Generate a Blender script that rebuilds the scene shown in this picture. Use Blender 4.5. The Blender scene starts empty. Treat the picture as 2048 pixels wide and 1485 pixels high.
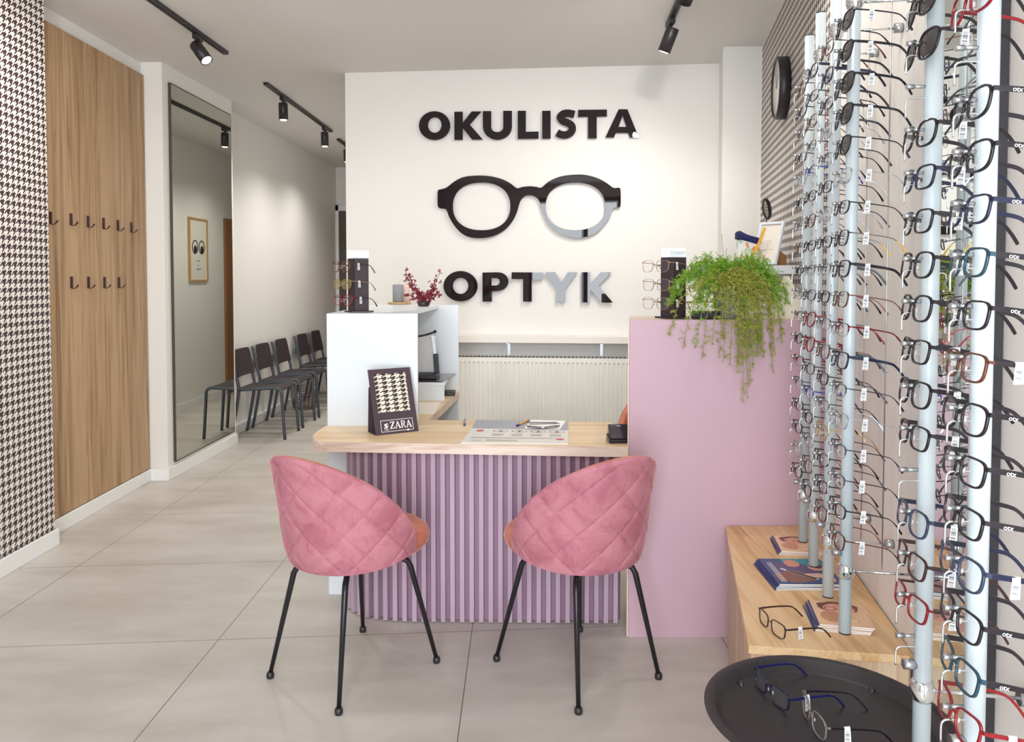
import bpy, bmesh, math, random
from mathutils import Vector, Matrix
PI = math.pi
random.seed(7)
C = bpy.context.scene.collection

# ---------------------------------------------------------------- camera
FPX, CAMZ, PITCH = 1550.0, 1.4, 0.0361
cd = bpy.data.cameras.new('camera'); cam = bpy.data.objects.new('camera', cd); C.objects.link(cam)
cam.location = (0, 0, CAMZ); cam.rotation_euler = (PI/2 - PITCH, 0, 0)
cd.sensor_width = 36.0; cd.sensor_fit = 'HORIZONTAL'; cd.lens = 36.0*FPX/2048
cd.shift_y = -(742.5-611)/2048; cd.clip_start = 0.02; cd.clip_end = 200
bpy.context.scene.camera = cam

# ---------------------------------------------------------------- world, exposure, daylight
sc = bpy.context.scene
sc.view_settings.view_transform = 'Standard'; sc.view_settings.look = 'None'
sc.view_settings.gamma = 1.0; sc.view_settings.exposure = 0.50
w = bpy.data.worlds.new('sky'); sc.world = w; w.use_nodes = True
bg = w.node_tree.nodes['Background']; bg.inputs[0].default_value = (0.86, 0.93, 1.0, 1); bg.inputs[1].default_value = 3.2
def area(name, loc, rot, sx, sy, power, col):
    l = bpy.data.lights.new(name, 'AREA'); l.shape = 'RECTANGLE'; l.size = sx; l.size_y = sy
    l.energy = power; l.color = col
    o = bpy.data.objects.new(name, l); C.objects.link(o); o.location = loc; o.rotation_euler = rot
    return o
area('daylight_left_pane', (-0.56, -1.24, 1.45), (PI/2, 0, 0), 0.78, 2.2, 44, (0.88, 0.945, 1.0))
area('daylight_right_pane', (0.145, -1.24, 1.35), (PI/2, 0, 0), 0.44, 2.4, 29, (0.90, 0.955, 1.0))

def spot(name, loc, aim, power, col, deg=80, blend=0.6, r=0.03):
    l = bpy.data.lights.new(name, 'SPOT'); l.energy = power; l.color = col
    l.spot_size = math.radians(deg); l.spot_blend = blend; l.shadow_soft_size = r
    o = bpy.data.objects.new(name, l); C.objects.link(o); o.location = loc
    d = (Vector(aim)-Vector(loc)).normalized()
    o.rotation_euler = d.to_track_quat('-Z', 'Y').to_euler()
    return o

# ---------------------------------------------------------------- helpers
def ray(px, py):
    a = (px-1024)/FPX; b = -(py-611)/FPX
    return Vector((a, math.cos(PITCH)+b*math.sin(PITCH), -math.sin(PITCH)+b*math.cos(PITCH)))
CAM = Vector((0, 0, CAMZ))
def onz(px, py, z=0.0):                       # point of the view ray at height z
    r = ray(px, py); return CAM + r*((z-CAMZ)/r.z)
def aty(px, py, Y):                           # point of the view ray at depth Y
    r = ray(px, py); return CAM + r*(Y/r.y)
def onplane(px, py, p0, n):
    r = ray(px, py); return CAM + r*((Vector(p0)-CAM).dot(n)/r.dot(n))

def lin(c):
    return tuple(((v/255)/12.92 if v/255 <= 0.04045 else ((v/255+0.055)/1.055)**2.4) for v in c)

MATS = {}
def mat(name, rgb, rough=0.5, metal=0.0, spec=0.5, coat=0.0, sheen=0.0, bump=0.0, bscale=200, var=0.0, vscale=5, emis=0):
    if name in MATS: return MATS[name]
    m = bpy.data.materials.new(name); m.use_nodes = True; MATS[name] = m
    nt = m.node_tree; b = nt.nodes['Principled BSDF']; c = lin(rgb)
    b.inputs['Base Color'].default_value = (*c, 1); b.inputs['Roughness'].default_value = rough
    b.inputs['Metallic'].default_value = metal; b.inputs['Specular IOR Level'].default_value = spec
    b.inputs['Coat Weight'].default_value = coat
    if sheen: b.inputs['Sheen Weight'].default_value = sheen; b.inputs['Sheen Roughness'].default_value = 0.35
    if emis: b.inputs['Emission Color'].default_value = (*c, 1); b.inputs['Emission Strength'].default_value = emis
    tc = nt.nodes.new('ShaderNodeTexCoord')
    if var:
        nz = nt.nodes.new('ShaderNodeTexNoise'); nz.inputs['Scale'].default_value = vscale; nz.inputs['Detail'].default_value = 5
        nt.links.new(tc.outputs['Object'], nz.inputs['Vector'])
        mx = nt.nodes.new('ShaderNodeMixRGB')
        mx.inputs[1].default_value = (*[v*(1-var) for v in c], 1); mx.inputs[2].default_value = (*[min(1, v*(1+var)) for v in c], 1)
        nt.links.new(nz.outputs['Fac'], mx.inputs[0]); nt.links.new(mx.outputs[0], b.inputs['Base Color'])
    if bump:
        nz = nt.nodes.new('ShaderNodeTexNoise'); nz.inputs['Scale'].default_value = bscale; nz.inputs['Detail'].default_value = 3
        nt.links.new(tc.outputs['Object'], nz.inputs['Vector'])
        bp = nt.nodes.new('ShaderNodeBump'); bp.inputs['Strength'].default_value = bump; bp.inputs['Distance'].default_value = 0.002
        nt.links.new(nz.outputs['Fac'], bp.inputs['Height']); nt.links.new(bp.outputs[0], b.inputs['Normal'])
    return m

def clear(name, rgb=(255, 255, 255), opac=0.06, rough=0.02, ior=1.45):
    """thin glass or clear plastic: transparent with a fresnel reflection and a faint body colour"""
    m = bpy.data.materials.new(name); m.use_nodes = True; MATS[name] = m
    nt = m.node_tree; nt.nodes.clear(); N = nt.nodes.new; c = lin(rgb)
    out = N('ShaderNodeOutputMaterial'); tr = N('ShaderNodeBsdfTransparent'); gl = N('ShaderNodeBsdfGlossy')
    gl.inputs['Roughness'].default_value = rough; df = N('ShaderNodeBsdfDiffuse'); df.inputs[0].default_value = (*c, 1)
    lw = N('ShaderNodeLayerWeight'); lw.inputs[0].default_value = 0.5; pw = N('ShaderNodeMath'); pw.operation = 'POWER'; pw.inputs[1].default_value = 4.0; nt.links.new(lw.outputs['Facing'], pw.inputs[0])
    fr = N('ShaderNodeMath'); fr.operation = 'MULTIPLY_ADD'; fr.inputs[1].default_value = 0.6; fr.inputs[2].default_value = ((ior-1)/(ior+1))**2; nt.links.new(pw.outputs[0], fr.inputs[0])
    m1 = N('ShaderNodeMixShader'); m1.inputs[0].default_value = opac
    m2 = N('ShaderNodeMixShader'); L = nt.links.new
    L(tr.outputs[0], m1.inputs[1]); L(df.outputs[0], m1.inputs[2])
    L(fr.outputs[0], m2.inputs[0]); L(m1.outputs[0], m2.inputs[1]); L(gl.outputs[0], m2.inputs[2])
    L(m2.outputs[0], out.inputs[0]); return m

def wood(name, cols, grain='z', s=1.0, rough=0.45, knots=0.3):
    """oak laminate: streaks running along one object axis"""
    m = bpy.data.materials.new(name); m.use_nodes = True; MATS[name] = m
    nt = m.node_tree; N = nt.nodes.new; L = nt.links.new; b = nt.nodes['Principled BSDF']
    tc = N('ShaderNodeTexCoord')
    def mapping(sc3):
        mp = N('ShaderNodeMapping'); mp.inputs['Scale'].default_value = sc3; L(tc.outputs['Object'], mp.inputs[0]); return mp
    a, l = 22*s, 0.9*s
    sv = {'x': (l, a, a), 'y': (a, l, a), 'z': (a, a, l)}[grain]
    n1 = N('ShaderNodeTexNoise'); n1.inputs['Scale'].default_value = 1; n1.inputs['Detail'].default_value = 8; n1.inputs['Roughness'].default_value = 0.62
    n1.inputs['Distortion'].default_value = 1.2*knots*3
    L(mapping(sv).outputs[0], n1.inputs['Vector'])
    n2 = N('ShaderNodeTexNoise'); n2.inputs['Scale'].default_value = 1; n2.inputs['Detail'].default_value = 3
    L(mapping(tuple(v*(6 if v == a else 3) for v in sv)).outputs[0], n2.inputs['Vector'])
    n3 = N('ShaderNodeTexNoise'); n3.inputs['Scale'].default_value = 1; n3.inputs['Detail'].default_value = 2; n3.inputs['Distortion'].default_value = 0.6
    L(mapping(tuple(v*0.22 for v in sv)).outputs[0], n3.inputs['Vector'])
    ma = N('ShaderNodeMath'); ma.operation = 'MULTIPLY_ADD'; ma.inputs[1].default_value = 0.32; L(n2.outputs['Fac'], ma.inputs[0]); L(n1.outputs['Fac'], ma.inputs[2])
    mb = N('ShaderNodeMath'); mb.operation = 'MULTIPLY_ADD'; mb.inputs[1].default_value = 0.5; L(n3.outputs['Fac'], mb.inputs[0]); L(ma.outputs[0], mb.inputs[2])
    cr = N('ShaderNodeValToRGB'); e = cr.color_ramp.elements
    e[0].position = 0.68; e[0].color = (*lin(cols[0]), 1); e[1].position = 1.0; e[1].color = (*lin(cols[2]), 1)
    k = e.new(0.84); k.color = (*lin(cols[1]), 1)
    L(mb.outputs[0], cr.inputs[0]); L(cr.outputs[0], b.inputs['Base Color'])
    b.inputs['Roughness'].default_value = rough
    return m

def houndstooth(name, dark, light, period, ax='x', az='z', rough=0.6, pz=None):
    m = bpy.data.materials.new(name); m.use_nodes = True; MATS[name] = m
    nt = m.node_tree; N = nt.nodes.new; L = nt.links.new; b = nt.nodes['Principled BSDF']
    tc = N('ShaderNodeTexCoord'); sp = N('ShaderNodeSeparateXYZ'); L(tc.outputs['Object'], sp.inputs[0])
    o = {'x': 0, 'y': 1, 'z': 2}
    def M(op, a, bb=None):
        n = N('ShaderNodeMath'); n.operation = op
        for i, v in enumerate((a, bb)):
            if v is None: continue
            if isinstance(v, (int, float)): n.inputs[i].default_value = v
            else: L(v, n.inputs[i])
        return n.outputs[0]
    u = M('ADD', M('MULTIPLY', sp.outputs[o[ax]], 8/period), 8000.0); v = M('ADD', M('MULTIPLY', sp.outputs[o[az]], 8/(pz or period)), 8000.0)
    du = M('LESS_THAN', M('MODULO', u, 8.0), 4.0)
    dv = M('LESS_THAN', M('MODULO', v, 8.0), 4.0)
    tw = M('LESS_THAN', M('MODULO', M('ADD', M('SUBTRACT', v, u), 16000.0), 4.0), 2.0)
    val = M('ADD', M('MULTIPLY', tw, du), M('MULTIPLY', M('SUBTRACT', 1.0, tw), dv))
    mx = N('ShaderNodeMixRGB'); L(val, mx.inputs[0]); mx.inputs[1].default_value = (*lin(light), 1); mx.inputs[2].default_value = (*lin(dark), 1)
    L(mx.outputs[0], b.inputs['Base Color']); b.inputs['Roughness'].default_value = rough
    return m

class MB:
    """collects shapes into one mesh"""
    def __init__(s): s.v = []; s.f = []; s.sm = []; s.mi = []; s.cur = 0
    def add(s, vs, fs, smooth=False):
        o = len(s.v); s.v += [Vector(p) for p in vs]
        for f in fs: s.f.append([i+o for i in f]); s.sm.append(smooth); s.mi.append(s.cur)
        return s
    def box(s, x0, x1, y0, y1, z0, z1):
        return s.add([(x0,y0,z0),(x1,y0,z0),(x1,y1,z0),(x0,y1,z0),(x0,y0,z1),(x1,y0,z1),(x1,y1,z1),(x0,y1,z1)],
                     [(0,3,2,1),(4,5,6,7),(0,1,5,4),(1,2,6,5),(2,3,7,6),(3,0,4,7)])
    def prism(s, poly, z0, z1, smooth=False):
        n = len(poly); vs = [(p[0],p[1],z0) for p in poly]+[(p[0],p[1],z1) for p in poly]
        s.add(vs, [tuple(reversed(range(n))), tuple(range(n, 2*n))])
        o = len(s.v)-2*n
        for i in range(n):
            s.f.append([o+i, o+(i+1)%n, o+n+(i+1)%n, o+n+i]); s.sm.append(smooth); s.mi.append(s.cur)
        return s
    def tube(s, pts, r, seg=10, caps=True, closed=False):
        pts = [Vector(p) for p in pts]; n = len(pts); rs = r if isinstance(r, (list, tuple)) else [r]*n
        rings = []; up = None
        for i, p in enumerate(pts):
            if closed: t = pts[(i+1)%n]-pts[i-1]
            else: t = pts[min(i+1,n-1)]-pts[max(i-1,0)]
            t.normalize()
            if up is None: up = t.orthogonal().normalized()
            up = (up-t*up.dot(t)); up = up.normalized() if up.length > 1e-6 else t.orthogonal().normalized()
            b = t.cross(up)
            rings.append([p+(up*math.cos(2*PI*k/seg)+b*math.sin(2*PI*k/seg))*rs[i] for k in range(seg)])
        vs = [q for R in rings for q in R]; fs = []
        for i in range(n if closed else n-1):
            j = (i+1)%n
            for k in range(seg): fs.append((i*seg+k, i*seg+(k+1)%seg, j*seg+(k+1)%seg, j*seg+k))
        s.add(vs, fs, True)
        if caps and not closed:
            o = len(s.v)-len(vs)
            s.f.append([o+k for k in reversed(range(seg))]); s.sm.append(False); s.mi.append(s.cur)
            s.f.append([o+(n-1)*seg+k for k in range(seg)]); s.sm.append(False); s.mi.append(s.cur)
        return s
    def lathe(s, prof, seg=32, c=(0,0,0), axis='z', smooth=True):
        vs = []
        for (r, h) in prof:
            for k in range(seg):
                a = 2*PI*k/seg; x, y = r*math.cos(a), r*math.sin(a)
                vs.append({'z': (c[0]+x, c[1]+y, c[2]+h), 'x': (c[0]+h, c[1]+x, c[2]+y), 'y': (c[0]+x, c[1]+h, c[2]-y)}[axis])
        fs = []
        for i in range(len(prof)-1):
            for k in range(seg): fs.append((i*seg+k, i*seg+(k+1)%seg, (i+1)*seg+(k+1)%seg, (i+1)*seg+k))
        s.add(vs, fs, smooth)
        o = len(s.v)-len(vs)
        if prof[0][0] > 1e-5: s.f.append([o+k for k in reversed(range(seg))]); s.sm.append(False); s.mi.append(s.cur)
        if prof[-1][0] > 1e-5: s.f.append([o+(len(prof)-1)*seg+k for k in range(seg)]); s.sm.append(False); s.mi.append(s.cur)
        return s
    def ball(s, c, r, seg=16, sc=(1,1,1)):
        n = seg//2; prof = [(max(1e-6, math.sin(PI*i/n)), -math.cos(PI*i/n)) for i in range(n+1)]
        o = len(s.v); s.lathe(prof, seg)
        for i in range(o, len(s.v)):
            p = s.v[i]; s.v[i] = Vector((c[0]+p.x*r*sc[0], c[1]+p.y*r*sc[1], c[2]+p.z*r*sc[2]))
        return s
    def bar(s, a, b, wx, wz, up=(0,0,1)):
        a, b = Vector(a), Vector(b); t = (b-a).normalized(); u = Vector(up); sd = t.cross(u).normalized(); u = sd.cross(t)
        vs = [p+sd*(i*wx/2)+u*(j*wz/2) for p in (a, b) for (i, j) in ((-1,-1),(1,-1),(1,1),(-1,1))]
        return s.add(vs, [(0,1,2,3),(7,6,5,4),(0,4,5,1),(1,5,6,2),(2,6,7,3),(3,7,4,0)])
    def strip(s, secs, closed=False, smooth=False):
        """loft through a list of equal sections (each a closed ring of points)"""
        n = len(secs); k = len(secs[0]); vs = [p for S in secs for p in S]; fs = []
        for i in range(n if closed else n-1):
            j = (i+1)%n
            for q in range(k): fs.append((i*k+q, i*k+(q+1)%k, j*k+(q+1)%k, j*k+q))
        if not closed: fs += [tuple(reversed(range(k))), tuple((n-1)*k+q for q in range(k))]
        return s.add(vs, fs, smooth)
    def xf(s, M, start=0):
        for i in range(start, len(s.v)): s.v[i] = M @ s.v[i]
        return s

TM = {}
def link(name, me, m, parent=None, M=None, world=False, bevel=0):
    o = bpy.data.objects.new(name, me); C.objects.link(o)
    for x in (m if isinstance(m, (list, tuple)) else [m]):
        if x is not None and len(me.materials) < (len(m) if isinstance(m, (list, tuple)) else 1): me.materials.append(x)
    if parent is not None: o.parent = parent
    if bevel:
        md = o.modifiers.new('bevel', 'BEVEL'); md.width = bevel; md.segments = 2; md.limit_method = 'ANGLE'; md.angle_limit = math.radians(40)
    return o
def mesh(mb, fix=True):
    me = bpy.data.meshes.new('m'); me.from_pydata([tuple(v) for v in mb.v], [], mb.f)
    me.polygons.foreach_set('use_smooth', mb.sm); me.polygons.foreach_set('material_index', mb.mi)
    if fix:
        bm = bmesh.new(); bm.from_mesh(me); bmesh.ops.recalc_face_normals(bm, faces=bm.faces); bm.to_mesh(me); bm.free()
    me.update(); return me
def part(name, mb, m, parent, world=True, bevel=0, label=None, kind=None, fix=True):
    """a child; world=True: the shapes were given in world coordinates"""
    if world: mb.xf(TM[parent.name].inverted())
    me = mesh(mb, fix); me.name = name; o = link(name, me, m, parent, bevel=bevel)
    TM[o.name] = TM[parent.name]
    if label: o['label'] = label
    if kind: o['kind'] = kind
    return o
def thing(name, label, cat, loc=(0,0,0), rz=0.0, group=None):
    o = bpy.data.objects.new(name, None); C.objects.link(o); o.empty_display_size = 0.05
    o.location = loc; o.rotation_euler = (0, 0, rz); o['label'] = label; o['category'] = cat
    if group: o['group'] = group
    TM[o.name] = Matrix.Translation(loc) @ Matrix.Rotation(rz, 4, 'Z')
    return o
def single(name, mb, m, label, cat, loc=(0,0,0), rz=0.0, group=None, bevel=0, world=True, fix=True):
    M = Matrix.Translation(loc) @ Matrix.Rotation(rz, 4, 'Z')
    if world: mb.xf(M.inverted())
    me = mesh(mb, fix); me.name = name; o = link(name, me, m, bevel=bevel); o.location = loc; o.rotation_euler = (0, 0, rz)
    o['label'] = label; o['category'] = cat; TM[o.name] = M
    if group: o['group'] = group
    return o
def struct(name, mb, m, loc=(0,0,0), rz=0.0, bevel=0):
    M = Matrix.Translation(loc) @ Matrix.Rotation(rz, 4, 'Z'); mb.xf(M.inverted())
    me = mesh(mb); me.name = name; o = link(name, me, m, bevel=bevel); o.location = loc; o.rotation_euler = (0, 0, rz); o['kind'] = 'structure'; TM[o.name] = M
    return o
def dup(root, loc, rz, label, group=None):
    r = root.copy(); C.objects.link(r); r.location = loc; r.rotation_euler = (0, 0, rz); r['label'] = label
    if group: r['group'] = group
    TM[r.name] = Matrix.Translation(loc) @ Matrix.Rotation(rz, 4, 'Z')
    for ch in list(root.children):
        c = ch.copy(); C.objects.link(c); c.parent = r
        for g in list(ch.children):
            d = g.copy(); C.objects.link(d); d.parent = c
    return r
def frame(origin, xdir, up=(0,0,1)):
    """matrix: local x along xdir, local y up (in the drawn plane), local z out of it"""
    x = Vector(xdir).normalized(); y = Vector(up); y = (y-x*y.dot(x)).normalized(); z = x.cross(y)
    return Matrix.Translation(origin) @ Matrix((x, y, z)).transposed().to_4x4()
def flat(loops, depth, holes=None):
    """extruded drawing with holes from closed 2D loops (a curve fill), lying in local xy, thickness along z"""
    cu = bpy.data.curves.new('c', 'CURVE'); cu.dimensions = '2D'; cu.fill_mode = 'BOTH'; cu.extrude = depth/2
    for lp in loops:
        sp = cu.splines.new('POLY'); sp.points.add(len(lp)-1); sp.use_cyclic_u = True
        for i, p in enumerate(lp): sp.points[i].co = (p[0], p[1], 0, 1)
    return _curve_mb(cu, depth)
def _curve_mb(cu, depth):
    o = bpy.data.objects.new('tmp', cu); C.objects.link(o); dg = bpy.context.evaluated_depsgraph_get(); ev = o.evaluated_get(dg); me = ev.to_mesh()
    mb = MB(); mb.add([Vector((v.co.x, v.co.y, v.co.z+depth/2)) for v in me.vertices], [tuple(p.vertices) for p in me.polygons])
    ev.to_mesh_clear(); bpy.data.objects.remove(o); return mb
def text(s, size, depth=0.0006, bold=0.0):
    cu = bpy.data.curves.new('t', 'FONT'); cu.body = s; cu.size = size; cu.extrude = depth/2; cu.align_x = 'CENTER'; cu.align_y = 'CENTER'; cu.offset = bold
    return _curve_mb(cu, depth)
def arc(cx, cy, rx, ry, a0, a1, n):
    return [(cx+rx*math.cos(math.radians(a0+(a1-a0)*i/n)), cy+ry*math.sin(math.radians(a0+(a1-a0)*i/n))) for i in range(n+1)]
def smooth(pts, n=6, closed=False):
    """Catmull-Rom through the points"""
    P = [Vector(p) for p in pts]; out = []; m = len(P)
    for i in range(m if closed else m-1):
        a = P[(i-1) % m] if closed or i > 0 else P[0]; b = P[i]; c = P[(i+1) % m]; d = P[(i+2) % m] if closed or i+2 < m else P[-1]
        for k in range(n):
            t = k/n; out.append(0.5*((2*b)+(c-a)*t+(2*a-5*b+4*c-d)*t*t+(3*b-a-3*c+d)*t**3))
    if not closed: out.append(P[-1])
    return out

# ---------------------------------------------------------------- materials
WHITE = mat('white_paint', (236, 234, 230), 0.6, bump=0.05, bscale=90)
CEIL = mat('ceiling_paint', (226, 223, 220), 0.7)
TRIM = mat('white_trim', (240, 240, 238), 0.35)
LAMINATE = mat('white_laminate', (230, 236, 241), 0.3)
PANEL = wood('whitewashed_panel', ((242, 232, 224), (246, 238, 230), (250, 245, 240)), 'z', 0.35, 0.5, 0.1)
OAKWALL = wood('oak_wall_panel', ((122, 90, 60), (168, 134, 98), (190, 158, 122)), 'z', 0.9, 0.5)
OAKX = wood('oak_worktop', ((218, 182, 136), (232, 202, 160), (240, 216, 180)), 'x', 0.7, 0.4, 0.15)
OAKEDGE = wood('oak_edge', ((196, 166, 146), (218, 194, 176), (232, 214, 200)), 'x', 1.0, 0.5, 0.5)
OAKY = wood('oak_cabinet', ((196, 146, 92), (222, 180, 128), (236, 202, 156)), 'y', 0.8, 0.42, 0.45)
HOUND = houndstooth('houndstooth_wallpaper', (62, 40, 44), (240, 234, 228), 0.0415)
HOUNDS = houndstooth('houndstooth_fabric', (60, 42, 38), (244, 238, 222), 0.0232, 'x', 'y')
PINKP = mat('mauve_paint', (198, 166, 179), 0.4)
SLAT = mat('mauve_slats', (186, 162, 178), 0.45)
EDGE = mat('beige_edge', (232, 208, 190), 0.5)
BLACK = mat('black_metal', (42, 38, 42), 0.4)
LEG = mat('black_steel', (40, 38, 42), 0.3, metal=0.3)
GLOSS = mat('black_gloss_acrylic', (34, 24, 28), 0.015, spec=0.4)
CHROME = mat('chrome', (225, 228, 230), 0.1, metal=1.0)
STEEL = mat('brushed_steel', (190, 192, 195), 0.3, metal=1.0)
ALU = mat('satin_aluminium', (208, 219, 224), 0.35, metal=0.12)
MIRR = mat('mirror_glass', (206, 208, 200), 0.0, metal=1.0)
CLEARP = clear('clear_plastic', (235, 235, 235), 0.35, 0.1)
LENS = clear('clear_lens', (235, 240, 240), 0.02)
SUN = clear('dark_lens', (46, 30, 30), 0.9, 0.01, 1.7)
PAPER = mat('paper', (245, 243, 240), 0.6)
GREY = mat('grey_felt_seat', (54, 44, 47), 0.6)

def tile_floor():
    m = bpy.data.materials.new('concrete_tile'); m.use_nodes = True; nt = m.node_tree; N = nt.nodes.new; L = nt.links.new; b = nt.nodes['Principled BSDF']
    tc = N('ShaderNodeTexCoord'); sp = N('ShaderNodeSeparateXYZ'); L(tc.outputs['Object'], sp.inputs[0])
    def M(op, a, bb=None, c=None):
        n = N('ShaderNodeMath'); n.operation = op
        for i, v in enumerate((a, bb, c)):
            if v is None: continue
            if isinstance(v, (int, float)): n.inputs[i].default_value = v
            else: L(v, n.inputs[i])
        return n.outputs[0]
    x, y = sp.outputs[0], sp.outputs[1]
    u = M('DIVIDE', M('ADD', M('MULTIPLY_ADD', y, -0.008, x), 2.133+9.75), 0.975)
    v = M('DIVIDE', M('ADD', M('MULTIPLY_ADD', x, -0.075, y), 8.3-3.03), 0.83)
    gu = M('ABSOLUTE', M('SUBTRACT', M('FRACT', M('ADD', u, 0.5)), 0.5)); gv = M('ABSOLUTE', M('SUBTRACT', M('FRACT', M('ADD', v, 0.5)), 0.5))
    g = M('MINIMUM', M('MULTIPLY', gu, 0.975), M('MULTIPLY', gv, 0.83))
    line = M('LESS_THAN', g, 0.0016)
    nz = N('ShaderNodeTexNoise'); nz.inputs['Scale'].default_value = 1.5; nz.inputs['Detail'].default_value = 7; nz.inputs['Roughness'].default_value = 0.6
    mp = N('ShaderNodeMapping'); mp.inputs['Scale'].default_value = (1, 2.6, 1); L(tc.outputs['Object'], mp.inputs[0]); L(mp.outputs[0], nz.inputs['Vector'])
    cr = N('ShaderNodeValToRGB'); e = cr.color_ramp.elements; e[0].position = 0.3; e[0].color = (*lin((180, 172, 163)), 1); e[1].position = 0.72; e[1].color = (*lin((207, 202, 195)), 1)
    L(nz.outputs['Fac'], cr.inputs[0])
    mx = N('ShaderNodeMixRGB'); L(line, mx.inputs[0]); L(cr.outputs[0], mx.inputs[1]); mx.inputs[2].default_value = (*lin((104, 90, 84)), 1)
    L(mx.outputs[0], b.inputs['Base Color']); b.inputs['Roughness'].default_value = 0.42
    return m

# ---------------------------------------------------------------- the room
CH = 2.86
LS = lambda y: -2.376 + (y-5.315)*0.0466               # face of the mirror block and of the corridor wall direction
RW = lambda y: 0.671 + 0.184*y                         # right wall
RA = math.atan(0.184)                                  # its angle to +y
struct('floor', MB().box(-3.2, 4.2, -1.6, 11.2, -0.1, 0), tile_floor())
struct('ceiling', MB().box(-3.2, 4.2, -1.6, 11.2, CH, CH+0.1), CEIL)
def wallbox(p, q, t, z0, z1):
    """vertical slab from p to q (seen face) with thickness t to the left of p->q"""
    p, q = Vector((*p, 0)), Vector((*q, 0)); d = (q-p).normalized(); n = Vector((-d.y, d.x, 0))*t
    mb = MB(); mb.prism([p, q, q+n, p+n], z0, z1); return mb, p, math.atan2(d.y, d.x)
def wall(name, p, q, t, m, z0=0, z1=CH):
    mb, o, a = wallbox(p, q, t, z0, z1); return struct(name, mb, m, (o.x, o.y, 0), a)
wall('wall_left', (-2.40, -1.3), (-2.389, 4.005), 0.3, HOUND)
wall('wall_left_recess', (-2.515, 4.0), (-2.525, 5.31), 0.3, WHITE)
wall('wall_left_block', (LS(5.312), 5.312), (LS(6.475), 6.475), 0.3, WHITE)
wall('wall_left_corridor', (-2.478, 6.4), (-2.33, 10.6), 0.3, WHITE)
wall('wall_far', (-2.9, 10.35), (-0.6, 10.35), 0.2, WHITE)
BW0, BW1 = Vector((-1.193, 5.593, 0)), Vector((1.62, 5.328, 0)); BD = (BW1-BW0).normalized(); BN = Vector((BD.y, -BD.x, 0))
# the block behind the sign: its face, and its side along the corridor
mb = MB(); mb.prism([BW0, BW1+BD*0.3, (2.3, 10.5, 0), (-0.98, 10.35, 0)], 0, CH); struct('wall_back', mb, WHITE, BW0, math.atan2(BD.y, BD.x))
mb = MB(); mb.prism([(1.336, 4.957), (1.60, 4.957), (1.75, 5.4), (1.42, 5.36)], 0, CH); struct('wall_pillar', mb, WHITE)
wall('wall_right', (RW(6.0), 6.0), (RW(2.95), 2.95), 0.3, HOUND)
wall('wall_right_front', (RW(2.95)-0.004, 2.95), (RW(-1.3)-0.004, -1.3), 0.3, PANEL)
def board(name, p, q, h=0.085, t=0.014):
    mb, o, a = wallbox(q, p, t, 0, h); return struct(name, mb, TRIM, (o.x, o.y, 0), a, bevel=0.003)
board('baseboard_left', (-2.398, -1.3), (-2.387, 4.02))
board('baseboard_recess', (-2.487, 4.0), (-2.497, 5.302), 0.08)
mb = MB(); mb.box(-2.50, LS(5.3)+0.012, 5.29, 5.312, 0, 0.08); struct('baseboard_block_end', mb, TRIM)
board('baseboard_block', (LS(5.3), 5.29), (LS(6.475), 6.485), 0.085)
board('baseboard_corridor', (-2.478, 6.475), (-2.335, 10.35), 0.085)
mb = MB(); mb.prism([(-1.21, 5.57), (-1.196, 5.57), (-0.985, 10.35), (-0.999, 10.35)], 0, 0.085); struct('baseboard_partition', mb, TRIM)

# shop front behind the camera: added pier, glazing bars, glass
mb = MB(); mb.box(-2.6, -1.02, -1.42, -1.3, 0, CH); struct('reflection_pier', mb, WHITE)  # unseen pier, shaped so the left sign letters reflect dark
mb = MB(); mb.box(-1.02, 0.6, -1.42, -1.3, 2.65, CH); struct('wall_front_lintel', mb, WHITE)
FR = mat('anthracite_frame', (58, 60, 66), 0.4)
wf = MB()
for x in (-1.02, -0.15, 0.38): wf.box(x, x+0.06, -1.4, -1.33, 0, 2.65)
wf.box(-1.02, 0.44, -1.4, -1.33, 2.59, 2.65); wf.box(-1.02, 0.44, -1.4, -1.33, 0, 0.1); wf.box(-1.02, -0.15, -1.4, -1.33, 0.9, 0.95)
wo = struct('window_1', wf, FR)
# street outside
struct('ground_outside', MB().box(-14, 14, -14, -1.6, -0.12, -0.02), mat('asphalt', (120, 120, 124), 0.9))

# corridor end: door frame, a flat dark slab painted for the opening's shade
d = struct('doorway_slab', MB().box(-2.30, -1.35, 10.335, 10.352, 0, 2.28), mat('dark_doorway', (92, 84, 74), 0.6))
mb = MB(); mb.box(-2.375, -2.30, 10.31, 10.352, 0, 2.36).box(-2.375, -1.3, 10.31, 10.352, 2.28, 2.36); struct('trim_1', mb, TRIM, bevel=0.004)
# brown side door of the corridor, only seen in the mirror
DX = lambda y: -1.193+(y-5.593)*0.0447
mb = MB(); mb.prism([(DX(9.15)-0.03, 9.15), (DX(9.15), 9.15), (DX(10.05), 10.05), (DX(10.05)-0.03, 10.05)], 0, 2.1)
struct('door_2', mb, mat('brown_door', (150, 104, 66), 0.5))

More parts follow.
